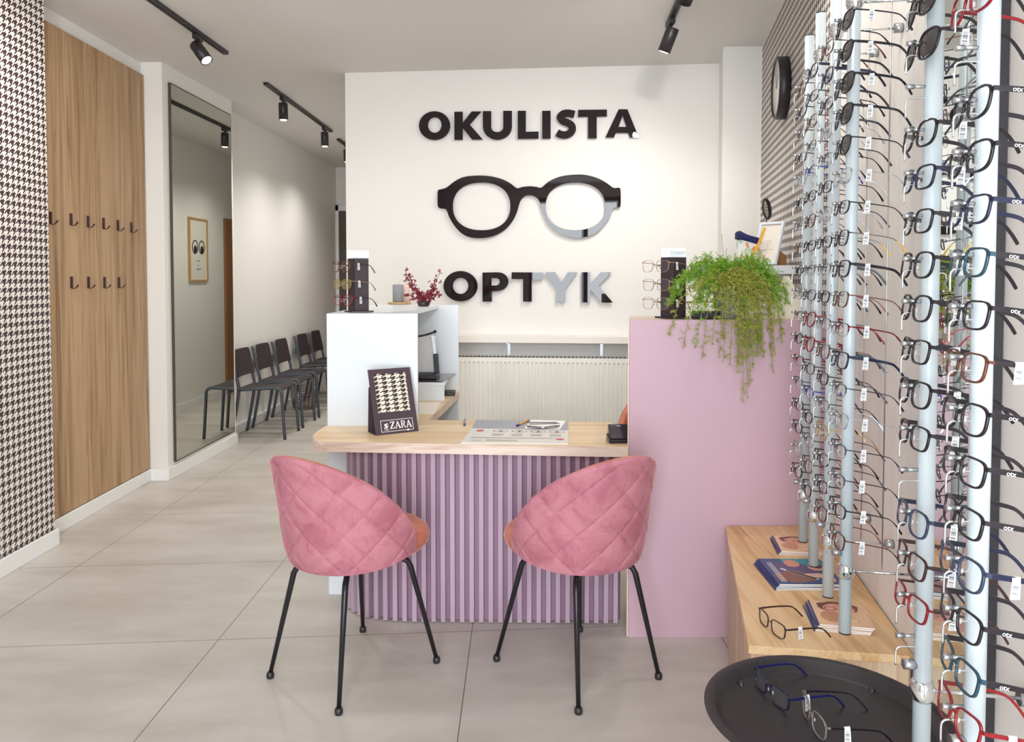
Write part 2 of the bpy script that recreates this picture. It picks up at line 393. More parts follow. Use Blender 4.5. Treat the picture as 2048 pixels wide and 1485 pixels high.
# ---------------------------------------------------------------- left side: oak panel, coat hooks, tall mirror
mb = MB(); mb.prism([(-2.489, 4.012), (-2.499, 5.308), (-2.514, 5.308), (-2.504, 4.012)], 0.08, 2.772)
single('wall_panel', mb, OAKWALL, 'tall oak wood panel covering the left wall recess, with coat hooks on it', 'wood panel', (-2.5, 4.6, 0.08), bevel=0.002)
hk = None
hooks = [((97, 437), 'first'), ((138, 440), 'second'), ((172, 444), 'third'), ((203, 448), 'fourth'), ((232, 452), 'fifth'), ((259, 456), 'sixth'),
         ((139, 566), 'first'), ((173, 566), 'second'), ((205, 566), 'third'), ((234, 566), 'fourth')]
for i, ((px, py), w_) in enumerate(hooks):
    p = onplane(px+3, py, (-2.489, 4.012, 0), Vector((1, 0.0077, 0)))
    label = f"small black coat hook, {w_} from the left in the {'upper row of six' if i < 6 else 'lower row of four'}"
    if hk is None:
        mb = MB(); pts = smooth([(0.006, 0, 0.035), (0.006, 0, -0.02), (0.009, 0, -0.03), (0.02, 0, -0.034), (0.035, 0, -0.022), (0.04, 0, -0.012)], 4)
        mb.box(0, 0.004, -0.008, 0.008, -0.03, 0.036)
        mb.strip([[(q.x-0.003, -0.006, q.z), (q.x-0.003, 0.006, q.z), (q.x+0.003, 0.006, q.z+0.001), (q.x+0.003, -0.006, q.z+0.001)] for q in pts])
        hk = single('coat_hook', mb, mat('dark_hook', (58, 30, 34), 0.4), label, 'hook', p, world=False, group='coat hooks on the oak panel')
    else: hk2 = dup(hk, p, 0, label)
t = thing('wall_mirror', 'tall frameless mirror on the white wall block beside the oak panel', 'mirror', (LS(5.9)+0.006, 5.9, 0.1))
mb = MB()
def lsp(y, off): return (LS(y)+off, y-off*0.0466)
a_, b_ = lsp(5.40, 0.001), lsp(6.44, 0.001); c_, d_ = lsp(6.44, 0.003), lsp(5.40, 0.0175)
part('glass', MB().prism([a_, b_, c_, d_], 0.115, 2.735), MIRR, t)
e_ = MB()
for (y0, y1, z0, z1) in ((5.392, 5.40, 0.11, 2.742), (6.44, 6.446, 0.11, 2.742), (5.392, 6.446, 0.107, 0.115), (5.392, 6.446, 2.735, 2.742)):
    e_.prism([lsp(y0, 0.001), lsp(y1, 0.001), lsp(y1, 0.0035+0.0145*(6.446-y1)/1.05), lsp(y0, 0.0035+0.0145*(6.446-y0)/1.05)], z0, z1)
part('edge', e_, mat('mirror_edge', (72, 66, 58), 0.4), t)

# ---------------------------------------------------------------- ceiling tracks with spotlights
GLOW = mat('lamp_glow', (255, 246, 230), 0.5, emis=7)
def track(name, p, q, label, spots):
    p, q = Vector((*p, CH)), Vector((*q, CH)); t = thing(name, label, 'track light rail', p)
    d = (q-p).normalized(); mb = MB(); mb.bar(p+Vector((0, 0, -0.011)), q+Vector((0, 0, -0.011)), 0.035, 0.022)
    part('rail', mb, BLACK, t, bevel=0.002)
    g = MB(); g.bar(p+d*0.05+Vector((0, 0, -0.0225)), q-d*0.05+Vector((0, 0, -0.0225)), 0.012, 0.002); part('slot', g, mat('rail_slot', (20, 18, 20), 0.6), t)
    for (pos, aim, lab, power) in spots:
        lamp(Vector((*pos, CH-0.022)), Vector(aim).normalized(), lab, power*2.6)
def lamp(p, aim, lab, power):
    t = thing('track_spotlight', lab, 'spotlight', p, group='black cylinder spotlights on the ceiling tracks')
    part('adapter', MB().box(p.x-0.016, p.x+0.016, p.y-0.045, p.y+0.045, p.z-0.03, p.z), BLACK, t, bevel=0.003)
    j = p+Vector((0, 0, -0.075)); part('stem', MB().tube([p+Vector((0, 0, -0.03)), j], 0.005), BLACK, t)
    M = Matrix.Translation(j) @ aim.to_track_quat('Z', 'Y').to_matrix().to_4x4()
    mb = MB().lathe([(0.001, -0.03), (0.034, -0.03), (0.036, -0.026), (0.036, 0.105), (0.031, 0.105), (0.029, 0.09)], 28); mb.xf(M)
    part('housing', mb, BLACK, t)
    mb = MB().lathe([(0.0305, 0.1), (0.026, 0.106), (0.0, 0.108)], 24); mb.xf(M); part('bulb', mb, GLOW, t)
    if power: spot('spot', M @ Vector((0, 0, 0.115)), M @ Vector((0, 0, 1)), power, (1.0, 0.96, 0.905), 150, 0.9)
DN = (0.02, 0, -1)
track('ceiling_track', (-1.95, 2.2), (-1.849, 5.066), 'black lighting rail on the ceiling in front of the oak panel',
      [((-1.868, 4.66), (0.62, -0.25, -0.8), 'black spotlight tilted to the right on the nearest left rail', 9),
       ((-1.91, 3.2), (-0.15, 0.7, -1), 'added fill spotlight on the nearest left rail, second from its end, above the frame', 11), ((-1.93, 2.6), (-0.1, 0.9, -0.9), 'added fill spotlight on the nearest left rail, farthest from its end, above the frame', 11)])  # two unseen lamps added to brighten the left wall and block
track('ceiling_track', (-1.842, 5.85), (-1.795, 7.75), 'black lighting rail over the middle of the corridor',
      [((-1.83, 6.25), DN, 'black spotlight hanging straight down, nearer one on the corridor rail', 14), ((-1.80, 7.5), DN, 'black spotlight hanging straight down, farther one on the corridor rail', 14)])
track('ceiling_track', (-1.825, 8.2), (-1.78, 9.9), 'black lighting rail at the far end of the corridor, mostly hidden by the sign wall',
      [((-1.80, 8.5), DN, 'black spotlight at the far end of the corridor beside the sign wall edge', 14)])
track('ceiling_track', (0.72, 1.4), (0.90, 4.52), 'black lighting rail on the ceiling above the mauve counter',
      [((0.888, 4.38), (-0.35, 0.3, -1), 'dark spotlight on the rail above the mauve counter', 12), ((0.83, 3.62), (-0.25, 0.75, -0.8), 'lit spotlight cut by the top edge above the counter', 11),
       ((0.78, 2.95), (0.35, -0.1, -1), 'added fill spotlight over the farther eyewear rods, above the frame', 6),  # unseen lamp added to brighten the right wall panel
       ((0.74, 1.9), (0.1, 0.6, -1), 'added fill spotlight over the near eyewear rods, above the frame', 3.5)])  # unseen lamp added as general fill over the rods

# ---------------------------------------------------------------- the sign
def bp(px, py, off=0.0):
    p = onplane(px, py, BW0+BN*off, BN); return ((p-BW0).dot(BD), p.z)
SF = 0.018
def sign(name, loops, lab, cat='sign letter', group=None):
    L2 = [[bp(*q, 0.03) for q in lp] for lp in loops]
    cx = sum(p[0] for p in L2[0])/len(L2[0]); cz = sum(p[1] for p in L2[0])/len(L2[0])
    mb = flat([[(p[0]-cx, p[1]-cz) for p in lp] for lp in L2], 0.012)
    o0 = BW0+BD*cx+BN*0.016+Vector((0, 0, cz)); M = frame(o0, BD); mb.xf(M)
    t = thing(name, lab, cat, BW0+BD*cx+BN*0.001+Vector((0, 0, cz)), group=group)
    part('face', mb, GLOSS, t, bevel=0.0008)
    # stand-off pins between the face and the wall
    for (px, py) in PINS.get(lab, []):
        u, z = bp(px, py, 0.03); c = BW0+BD*u+Vector((0, 0, z)); part('standoff', MB().tube([c+BN*0.0005, c+BN*0.0175], 0.006), STEEL, t)
PINS = {}
S = 1/3.229
def Z6(x, y): return (680+x*S, 180+y*S)
def Z6L(l): return [Z6(*p) for p in l]
def ring(cx, cy, rx, ry, n=48): return [Z6(cx+rx*math.cos(2*PI*i/n), cy+ry*math.sin(2*PI*i/n)) for i in range(n)]
U = 'in the upper word'; Lw = 'in the lower word'
letters = [
 ('glossy black letter O starting the upper word', [ring(610, 230, 101, 93), ring(611, 226, 44, 50)], [(535, 230), (685, 230)]),
 ('glossy black letter K in the upper word', [Z6L([(738,140),(792,140),(792,212),(850,138),(912,138),(838,224),(922,320),(852,320),(792,246),(792,322),(738,322)])], [(765, 180), (765, 290)]),
 ('glossy black letter U in the upper word', [Z6L([(922,136),(976,136),(976,240)]+[(1015-39*math.cos(math.radians(a)), 240+32*math.sin(math.radians(a))) for a in range(10, 171, 16)]+[(1054,240),(1054,134),(1110,134),(1110,236)]+[(1016+94*math.cos(math.radians(a)), 236+86*math.sin(math.radians(a))) for a in range(8, 173, 12)]+[(922,236)])], [(948, 180), (1082, 180)]),
 ('glossy black letter L in the upper word', [Z6L([(1148,134),(1200,134),(1200,270),(1282,268),(1282,314),(1148,316)])], [(1174, 160), (1174, 290)]),
 ('glossy black letter I in the upper word', [Z6L([(1306,134),(1360,134),(1360,314),(1306,314)])], [(1333, 160), (1333, 290)]),
 ('glossy black letter T in the upper word', [Z6L([(1538,128),(1724,126),(1724,170),(1658,172),(1658,312),(1602,312),(1602,172),(1538,174)])], [(1630, 150), (1630, 290)]),
 ('glossy black letter A ending the upper word', [Z6L([(1800,124),(1856,124),(1930,306),(1872,306),(1861,276),(1782,276),(1770,306),(1714,306)]), Z6L([(1826,164),(1850,238),(1799,238)])], [(1745, 290), (1895, 290)]),
 ('glossy dark letter O starting the lower word', [ring(778, 1268, 110, 98), ring(778, 1266, 50, 52)], [(695, 1268), (862, 1268)]),
 ('glossy dark letter P in the lower word', [Z6L([(920,1180),(1020,1178)]+[(1020+68*math.cos(math.radians(a)), 1238+60*math.sin(math.radians(a))) for a in range(-75, 76, 15)]+[(1020,1300),(980,1302),(980,1368),(920,1368)]), Z6L([(978,1216),(1012,1216),(1028,1224),(1032,1240),(1026,1256),(1010,1264),(978,1264)])], [(950, 1210), (950, 1340)]),
 ('glossy dark letter T in the lower word', [Z6L([(1108,1178),(1312,1180),(1312,1226),(1238,1226),(1238,1368),(1182,1368),(1182,1222),(1108,1222)])], [(1210, 1200), (1210, 1340)]),
 ('glossy letter Y in the lower word', [Z6L([(1322,1178),(1388,1178),(1430,1242),(1470,1178),(1534,1178),(1456,1288),(1456,1370),(1398,1370),(1398,1284)])], [(1427, 1270), (1427, 1350)]),
 ('glossy letter K ending the lower word', [Z6L([(1558,1178),(1616,1178),(1616,1252),(1684,1178),(1756,1178),(1670,1266),(1762,1374),(1690,1374),(1616,1288),(1616,1374),(1558,1372)])], [(1587, 1200), (1587, 1350)]),
]
s_mid = smooth([(1514,158),(1478,150),(1448,152),(1428,166),(1424,182),(1440,200),(1470,212),(1494,228),(1500,254),(1486,278),(1458,290),(1428,288),(1402,276)], 5)
def ribbon(pts, w0):
    a, b = [], []
    for i, p in enumerate(pts):
        t = (Vector(pts[min(i+1, len(pts)-1)])-Vector(pts[max(i-1, 0)])); t = Vector((t[0], t[1])).normalized(); n = Vector((-t.y, t.x))*w0/2
        a.append((p[0]+n.x, p[1]+n.y)); b.append((p[0]-n.x, p[1]-n.y))
    return a+b[::-1]
letters.append(('glossy black letter S in the upper word', [Z6L(ribbon([(p[0], p[1]) for p in s_mid], 48))], [(1450, 152), (1460, 290)]))
for lab, loops, pins in letters:
    PINS[lab] = [Z6(*p) for p in pins]
    sign('sign_letter', loops, lab, group='letters of the wall sign')
outer = smooth([(632,650),(650,642),(688,630),(740,590),(800,562),(880,553),(960,556),(1040,574),(1098,602),(1142,634),(1180,626),(1226,622),(1268,626),(1300,630),(1350,590),(1420,560),(1500,548),(1580,548),(1660,568),(1720,600),(1766,632),(1800,632),(1812,648),(1812,742),(1802,758),(1768,764),(1744,820),(1708,870),(1660,918),(1600,946),(1530,956),(1460,944),(1400,916),(1350,868),(1318,810),(1300,760),(1284,712),(1256,688),(1220,680),(1188,690),(1162,724),(1142,790),(1112,850),(1066,902),(1000,940),(930,956),(850,954),(790,930),(740,880),(706,824),(684,772),(650,766),(632,752),(629,700)], 5, True)
outer = [Z6(p.x, p.y) for p in outer] if hasattr(outer[0], 'x') else outer
def ell(cx, cy, rx, ry, n=2.25, m=64):
    o = []
    for i in range(m):
        a = 2*PI*i/m; c, s_ = math.cos(a), math.sin(a)
        o.append(Z6(cx+rx*math.copysign(abs(c)**(2/n), c), cy+ry*math.copysign(abs(s_)**(2/n), s_)))
    return o
lab = 'big glossy black spectacle-frame emblem between the two words on the white wall'
PINS[lab] = [Z6(660, 700), Z6(1785, 700), Z6(1225, 655)]
sign('glasses_emblem', [outer, ell(914, 752, 186, 154), ell(1520, 752, 192, 154)], lab, 'wall emblem')

# ---------------------------------------------------------------- sill, brackets, radiator
def wl(u, off, z): return BW0+BD*u+BN*off+Vector((0, 0, z))
t = thing('window_shelf', 'long white shelf board on the back wall above the radiator', 'shelf', wl(1.5, 0, 0.9))
mb = MB(); mb.prism([wl(0.6, 0.0, 0), wl(2.62, 0.0, 0), wl(2.62, 0.13, 0), wl(0.6, 0.13, 0)], 0.945, 0.995)
part('board', mb, mat('sill_white', (240, 234, 226), 0.4), t, bevel=0.003)
for px in (1018, 1203):
    u, z = bp(px, 705); m_ = MB(); m_.bar(wl(u, 0.006, 0.944), wl(u, 0.006, 0.845), 0.02, 0.006, BN); m_.bar(wl(u, 0.01, 0.939), wl(u, 0.115, 0.939), 0.02, 0.006); part('bracket', m_, STEEL, t)
t = thing('radiator', 'wide white ribbed panel radiator behind the desk', 'radiator', wl(1.5, 0.02, 0.2))
RWH = mat('radiator_white', (240, 238, 230), 0.35)
u0, u1, off = 0.62, 2.35, 0.135
secs = []; n = int((u1-u0-0.06)/0.0312)
prof = [(u0, 0), (u0+0.03, 0)]
for i in range(n):
    a = u0+0.03+i*0.0312; prof += [(a+0.004, 0), (a+0.009, -0.008), (a+0.018, -0.008), (a+0.023, 0)]
prof += [(u1, 0)]
mb = MB(); za, zb = 0.23, 0.815
P = lambda u, o, z: wl(u, off+o, z)
vs = []; fs = []
for z, f in ((0.2, 0), (za-0.012, 0), (za, 1), (zb-0.012, 1), (zb, 0), (0.845, 0)):
    for (u, o) in prof: vs.append(P(u, o*f, z))
k = len(prof)
for r in range(5):
    for i in range(k-1): fs.append((r*k+i, r*k+i+1, (r+1)*k+i+1, (r+1)*k+i))
mb.add(vs, fs); part('front_panel', mb, RWH, t, fix=False)
mb = MB(); mb.prism([wl(u0, off-0.012, 0), wl(u1, off-0.012, 0), wl(u1, 0.03, 0), wl(u0, 0.03, 0)], 0.2, 0.835); part('body', mb, RWH, t)
mb = MB()
for i in range(int((u1-u0)/0.0275)):
    a = u0+0.012+i*0.0275; mb.prism([wl(a, off-0.005, 0), wl(a+0.014, off-0.005, 0), wl(a+0.014, 0.045, 0), wl(a, 0.045, 0)], 0.8352, 0.848)
part('top_grille', mb, mat('grille_grey', (110, 104, 104), 0.5), t)

# ---------------------------------------------------------------- white reception cabinet
t = thing('reception_cabinet', 'tall white reception cabinet at the left end of the desk', 'cabinet', (-0.6, 3.32, 0))
part('front_panel', MB().box(-0.808, -0.412, 3.372, 3.394, 0, 1.242), LAMINATE, t, bevel=0.0015)
mb = MB(); mb.prism([(-0.808, 3.395), (-0.788, 3.395), (-0.775, 4.42), (-0.795, 4.42)], 0, 1.223); part('side_panel', mb, LAMINATE, t)
part('back_panel', MB().box(-0.774, -0.306, 4.42, 4.44, 0, 1.242), LAMINATE, t, bevel=0.0015)
mb = MB(); mb.prism([(-0.808, 3.395), (-0.60, 3.395), (-0.455, 3.76), (-0.44, 3.95), (-0.42, 4.419), (-0.795, 4.419)], 1.224, 1.242); part('top_board', mb, LAMINATE, t)
# ---------------------------------------------------------------- the desk
t = thing('reception_desk', 'reception desk with light oak worktop and curved mauve slatted front', 'desk', (-0.15, 3.2, 0))
top = [(0.445, 2.948), (0.445, 3.46), (-0.375, 3.51), (-0.410, 3.51), (-0.410, 3.37), (-0.812, 3.37)]
cn = smooth([(-0.818, 3.33), (-0.822, 3.20), (-0.80, 3.10), (-0.76, 3.047), (-0.68, 3.036)], 6)
poly = top+[(p[0], p[1]) for p in cn]
mb = MB(); mb.prism(poly, 0.710, 0.75); o = part('worktop', mb, [OAKX, OAKEDGE], t)
for p in o.data.polygons: p.material_index = 0 if abs(p.normal.z) > 0.5 else 1
mb = MB(); mb.prism([(-0.410, 3.511), (-0.383, 3.511), (-0.302, 4.418), (-0.77, 4.418), (-0.785, 3.396), (-0.410, 3.396)], 0.710, 0.75); o = part('side_worktop', mb, [OAKX, OAKEDGE], t)
for p in o.data.polygons: p.material_index = 0 if abs(p.normal.z) > 0.5 else 1
# slat centres along the front, turning round the left corner
path = [Vector((0.43, 3.105)), Vector((-0.40, 3.118))]+[Vector(q) for q in smooth([(-0.40, 3.118), (-0.50, 3.13), (-0.58, 3.155), (-0.64, 3.195), (-0.672, 3.25), (-0.68, 3.36)], 5)]
dist = [0]
for i in range(1, len(path)): dist.append(dist[-1]+(path[i]-path[i-1]).length)
def along(s):
    for i in range(1, len(path)):
        if s <= dist[i] or i == len(path)-1:
            d = path[i]-path[i-1]
            if d.length < 1e-6: continue
            return path[i-1]+d*((s-dist[i-1])/d.length), d.normalized()
mb = MB(); s_ = 0.012
while s_ < dist[-1]-0.01:
    p, d = along(s_); n = Vector((-d.y, d.x)); n = n if n.y < 0 or n.x < -0.5 else -n
    a, b2 = p-d*0.0095, p+d*0.0095; mb.prism([a, b2, b2+n*0.028, a+n*0.028], 0.004, 0.709)
    s_ += 0.0387
part('slats', mb, SLAT, t, bevel=0.001)
mb = MB(); bk = [along(dist[-1]*i/40) for i in range(41)]
f_ = [p for p, d in bk]; b_ = [p+Vector((0.012, 0.014)) for p, d in bk]
mb.prism([(p.x, p.y) for p in f_]+[(p.x, p.y) for p in reversed(b_)], 0.004, 0.709); part('backing_board', mb, mat('mauve_backing', (156, 120, 146), 0.5), t)

# ---------------------------------------------------------------- mauve counter
bx = lambda y: 0.446+(y-2.967)*0.17
t = thing('mauve_counter', 'tall mauve counter block to the right of the desk', 'counter', (0.8, 2.967, 0))
mb = MB(); mb.prism([(0.452, 2.967), (1.205, 2.967), (1.205, 2.985), (0.452, 2.985)], 0, 1.236); part('front_panel', mb, PINKP, t)
mb = MB(); mb.prism([(0.446, 2.972), (0.4518, 2.972), (0.4518, 2.986), (1.208, 2.986), (1.262, 3.30), (bx(3.30), 3.30)], 0, 1.2355); part('carcass', mb, EDGE, t, bevel=0.001)

# ---------------------------------------------------------------- velvet chairs
def velvet(name, rgb, rgb2):
    m = bpy.data.materials.new(name); m.use_nodes = True; nt = m.node_tree; N = nt.nodes.new; L = nt.links.new; b = nt.nodes['Principled BSDF']
    tc = N('ShaderNodeTexCoord'); nz = N('ShaderNodeTexNoise'); nz.inputs['Scale'].default_value = 9; nz.inputs['Detail'].default_value = 8; nz.inputs['Roughness'].default_value = 0.7; nz.inputs['Distortion'].default_value = 0.6
    L(tc.outputs['Object'], nz.inputs['Vector']); cr = N('ShaderNodeValToRGB'); e = cr.color_ramp.elements
    e[0].position = 0.38; e[0].color = (*lin(rgb2), 1); e[1].position = 0.56; e[1].color = (*lin(rgb), 1)
    L(nz.outputs['Fac'], cr.inputs[0]); L(cr.outputs[0], b.inputs['Base Color']); b.inputs['Roughness'].default_value = 0.85
    b.inputs['Sheen Weight'].default_value = 0.5; b.inputs['Sheen Roughness'].default_value = 0.3; b.inputs['Sheen Tint'].default_value = (*lin((255, 205, 205)), 1)
    b.inputs['Specular IOR Level'].default_value = 0.15
    return m
VP = velvet('dusty_pink_velvet', (190, 126, 138), (172, 104, 118)); VS = velvet('warm_lit_velvet', (204, 134, 114), (188, 112, 92))  # second tone paints warm light into the same pink velvet
def shell(phi, t, outer):
    A = math.radians(108); k = max(0.0, math.cos(phi/A*PI/2))
    zt = 0.468+0.348*k**0.80; zb = 0.424-0.006*math.cos(phi)+0.03*(abs(phi)/A)**2
    z = zb+(zt-zb)*t; h = (z-0.42)/0.4
    r = 0.205+0.030*(1-math.exp(-max(h+0.03, 0)*9))+0.014*h
    lean = -0.055*h*h*k
    if not outer: r -= 0.034
    x = math.sin(phi)*r*1.06; y = -math.cos(phi)*r*1.0+lean
    return Vector((x, y, z)), zt
def quilt(phi, z):
    s1 = phi*0.24; q = 0.145; a = ((s1+z*1.04)/q) % 1.0; b = ((s1-z*1.04+10*q)/q) % 1.0
    da = min(a, 1-a)*q; db = min(b, 1-b)*q; d = min(da, db)
    return 0.0062*(1-math.exp(-(d/0.0052)**1.3)) + 0.0012*math.sin(PI*a)*math.sin(PI*b)
def velvet_chair(loc, rz, lab, NP=170, NT=84, twist=0.0):
    t = thing('velvet_chair', lab, 'chair', loc, rz, 'pink velvet shell chairs at the desk')
    A = math.radians(108); mb = MB(); vs = []; rows = 0
    grid = []
    for j in range(NT+1):
        tt = j/NT; row = []
        for i in range(NP+1):
            ph = -A+2*A*i/NP; p, zt = shell(ph, tt*0.985, True)
            p2, _ = shell(ph+0.01, tt*0.985, True); p3, _ = shell(ph, tt*0.985+0.01, True)
            n = (p2-p).cross(p3-p).normalized(); n = n if n.dot(Vector((p.x, p.y, 0))) > 0 else -n
            edge = min(1, (1-tt)*14, tt*20, (1-abs(ph)/A)*12); p = p+n*(quilt(ph, p.z)-0.008)*max(0, edge)
            row.append(p)
        grid.append(row)
    inner = []
    for j in range(13):
        tt = 1-j/12; row = []
        for i in range(NP+1):
            ph = -A+2*A*i/NP; p, zt = shell(ph, tt*0.985, False); row.append(p)
        inner.append(row)
    rim = []
    for r_ in range(1, 6):
        a = PI*r_/6; row = []
        for i in range(NP+1):
            o = grid[-1][i]; q = inner[0][i]; c = (o+q)/2; h = (o-q)/2; row.append(c+h*math.cos(a)+Vector((0, 0, 1))*h.length*math.sin(a)*0.8)
        rim.append(row)
    def skin(rows, mb2):
        vs = [p for R in rows for p in R]; k = NP+1; fs = []
        for j in range(len(rows)-1):
            for i in range(NP): fs.append((j*k+i, j*k+i+1, (j+1)*k+i+1, (j+1)*k+i))
        mb2.add(vs, fs, True)
    b1 = MB(); skin(grid+rim[:2], b1)
    back = part('backrest', b1, VP, t, world=False, fix=False)
    b2 = MB(); skin(rim[1:]+inner, b2)
    part('backrest_lining', b2, VS, t, world=False, label='pink velvet inner side, coloured as warm-lit', fix=False)
    # cushion
    prof = [(0.0, 0.412), (0.10, 0.412), (0.165, 0.416), (0.196, 0.426), (0.214, 0.444), (0.219, 0.462), (0.212, 0.482), (0.196, 0.494), (0.15, 0.502), (0.07, 0.505), (0.0, 0.505)]
    mb = MB(); mb.lathe([(max(r, 1e-6), z) for r, z in prof], 48)
    for i, v in enumerate(mb.v): mb.v[i] = Vector((v.x*1.02, v.y*1.03+0.082, v.z))
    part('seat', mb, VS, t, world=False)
    mb = MB(); mb.lathe([(1e-6, 0.395), (0.13, 0.397), (0.135, 0.411), (1e-6, 0.411)], 32); part('base_plate', mb, LEG, t, world=False)
    for (fx, fy) in ((-0.184, -0.218), (0.184, -0.218), (0.20, 0.218), (-0.20, 0.218)):
        mb = MB(); sx, sy = (1 if fx > 0 else -1), (1 if fy > 0 else -1)
        pts = [(sx*0.055, sy*0.07, 0.391), (sx*0.115, sy*0.125, 0.391), (sx*0.129, sy*0.141, 0.383), (sx*0.137, sy*0.150, 0.362), (fx, fy, 0.014)]
        RT = Matrix.Rotation(twist, 3, 'Z'); pts = [RT @ Vector(p) for p in pts]; fx, fy = pts[-1].x, pts[-1].y
        mb.tube(pts, [0.0105, 0.0105, 0.0105, 0.0105, 0.0075], 14); lg = part('leg', mb, LEG, t, world=False)
        mb = MB(); mb.lathe([(0.009, 0.022), (0.012, 0.018), (0.0135, 0.010), (0.0135, 0.006), (0.012, 0.0), (1e-6, 0.0)], 20, (fx, fy, 0)); part('foot_cap', mb, BLACK, lg, world=False)
    return t
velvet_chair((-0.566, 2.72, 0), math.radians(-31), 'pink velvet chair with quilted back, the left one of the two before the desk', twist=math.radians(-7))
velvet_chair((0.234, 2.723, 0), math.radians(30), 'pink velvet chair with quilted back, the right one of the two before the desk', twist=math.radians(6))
velvet_chair((0.80, 4.12, 0), math.radians(150), 'pink velvet chair behind the desk, mostly hidden by the mauve counter', 90, 40)
# ================================================================ eyeglasses
def outl(style, n=30):
    a, b, e, tp, lift = STY[style]; o = []
    for i in range(n):
        t = 2*PI*i/n; c, s_ = math.cos(t), math.sin(t)
        x = a*math.copysign(abs(c)**(2/e), c); z = b*math.copysign(abs(s_)**(2/e), s_)
        x *= 1+tp*z/b; z += lift*max(0, x/a)*(1 if z > 0 else 0.2)
        o.append((x, z))
    return o
STY = {'rect': (0.0265, 0.0185, 3.6, 0.07, 0.001), 'soft': (0.026, 0.0205, 2.9, 0.05, 0.001), 'round': (0.0245, 0.0225, 2.15, 0.0, 0.0),
       'cat': (0.0265, 0.0205, 2.7, 0.12, 0.006), 'shade': (0.028, 0.023, 2.7, 0.10, 0.002), 'slim': (0.026, 0.0155, 3.0, 0.05, 0.001), 'hex': (0.0265, 0.0225, 3.0, 0.08, 0.001)}
WRAP = 1.7
GP = {}
BAR = None
def barcode():
    m = bpy.data.materials.new('price_tag_print'); m.use_nodes = True; nt = m.node_tree; N = nt.nodes.new; L = nt.links.new; b = nt.nodes['Principled BSDF']
    tc = N('ShaderNodeTexCoord'); sp = N('ShaderNodeSeparateXYZ'); L(tc.outputs['Object'], sp.inputs[0])
    nz = N('ShaderNodeTexWhiteNoise'); nz.noise_dimensions = '1D'
    ml = N('ShaderNodeMath'); ml.operation = 'MULTIPLY'; ml.inputs[1].default_value = 1600; L(sp.outputs[2], ml.inputs[0])
    fl = N('ShaderNodeMath'); fl.operation = 'FLOOR'; L(ml.outputs[0], fl.inputs[0]); L(fl.outputs[0], nz.inputs['W'])
    gt = N('ShaderNodeMath'); gt.operation = 'GREATER_THAN'; gt.inputs[1].default_value = 0.5; L(nz.outputs['Value'], gt.inputs[0])
    ab = N('ShaderNodeMath'); ab.operation = 'ADD'; ab.inputs[1].default_value = -0.045; L(sp.outputs[1], ab.inputs[0])
    a2 = N('ShaderNodeMath'); a2.operation = 'ABSOLUTE'; L(ab.outputs[0], a2.inputs[0])
    lt = N('ShaderNodeMath'); lt.operation = 'LESS_THAN'; lt.inputs[1].default_value = 0.004; L(a2.outputs[0], lt.inputs[0])
    mu = N('ShaderNodeMath'); mu.operation = 'MULTIPLY'; L(gt.outputs[0], mu.inputs[0]); L(lt.outputs[0], mu.inputs[1])
    mx = N('ShaderNodeMixRGB'); L(mu.outputs[0], mx.inputs[0]); mx.inputs[1].default_value = (0.9, 0.9, 0.9, 1); mx.inputs[2].default_value = (0.25, 0.27, 0.3, 1)
    L(mx.outputs[0], b.inputs['Base Color']); b.inputs['Roughness'].default_value = 0.5; return m
TAG = barcode()
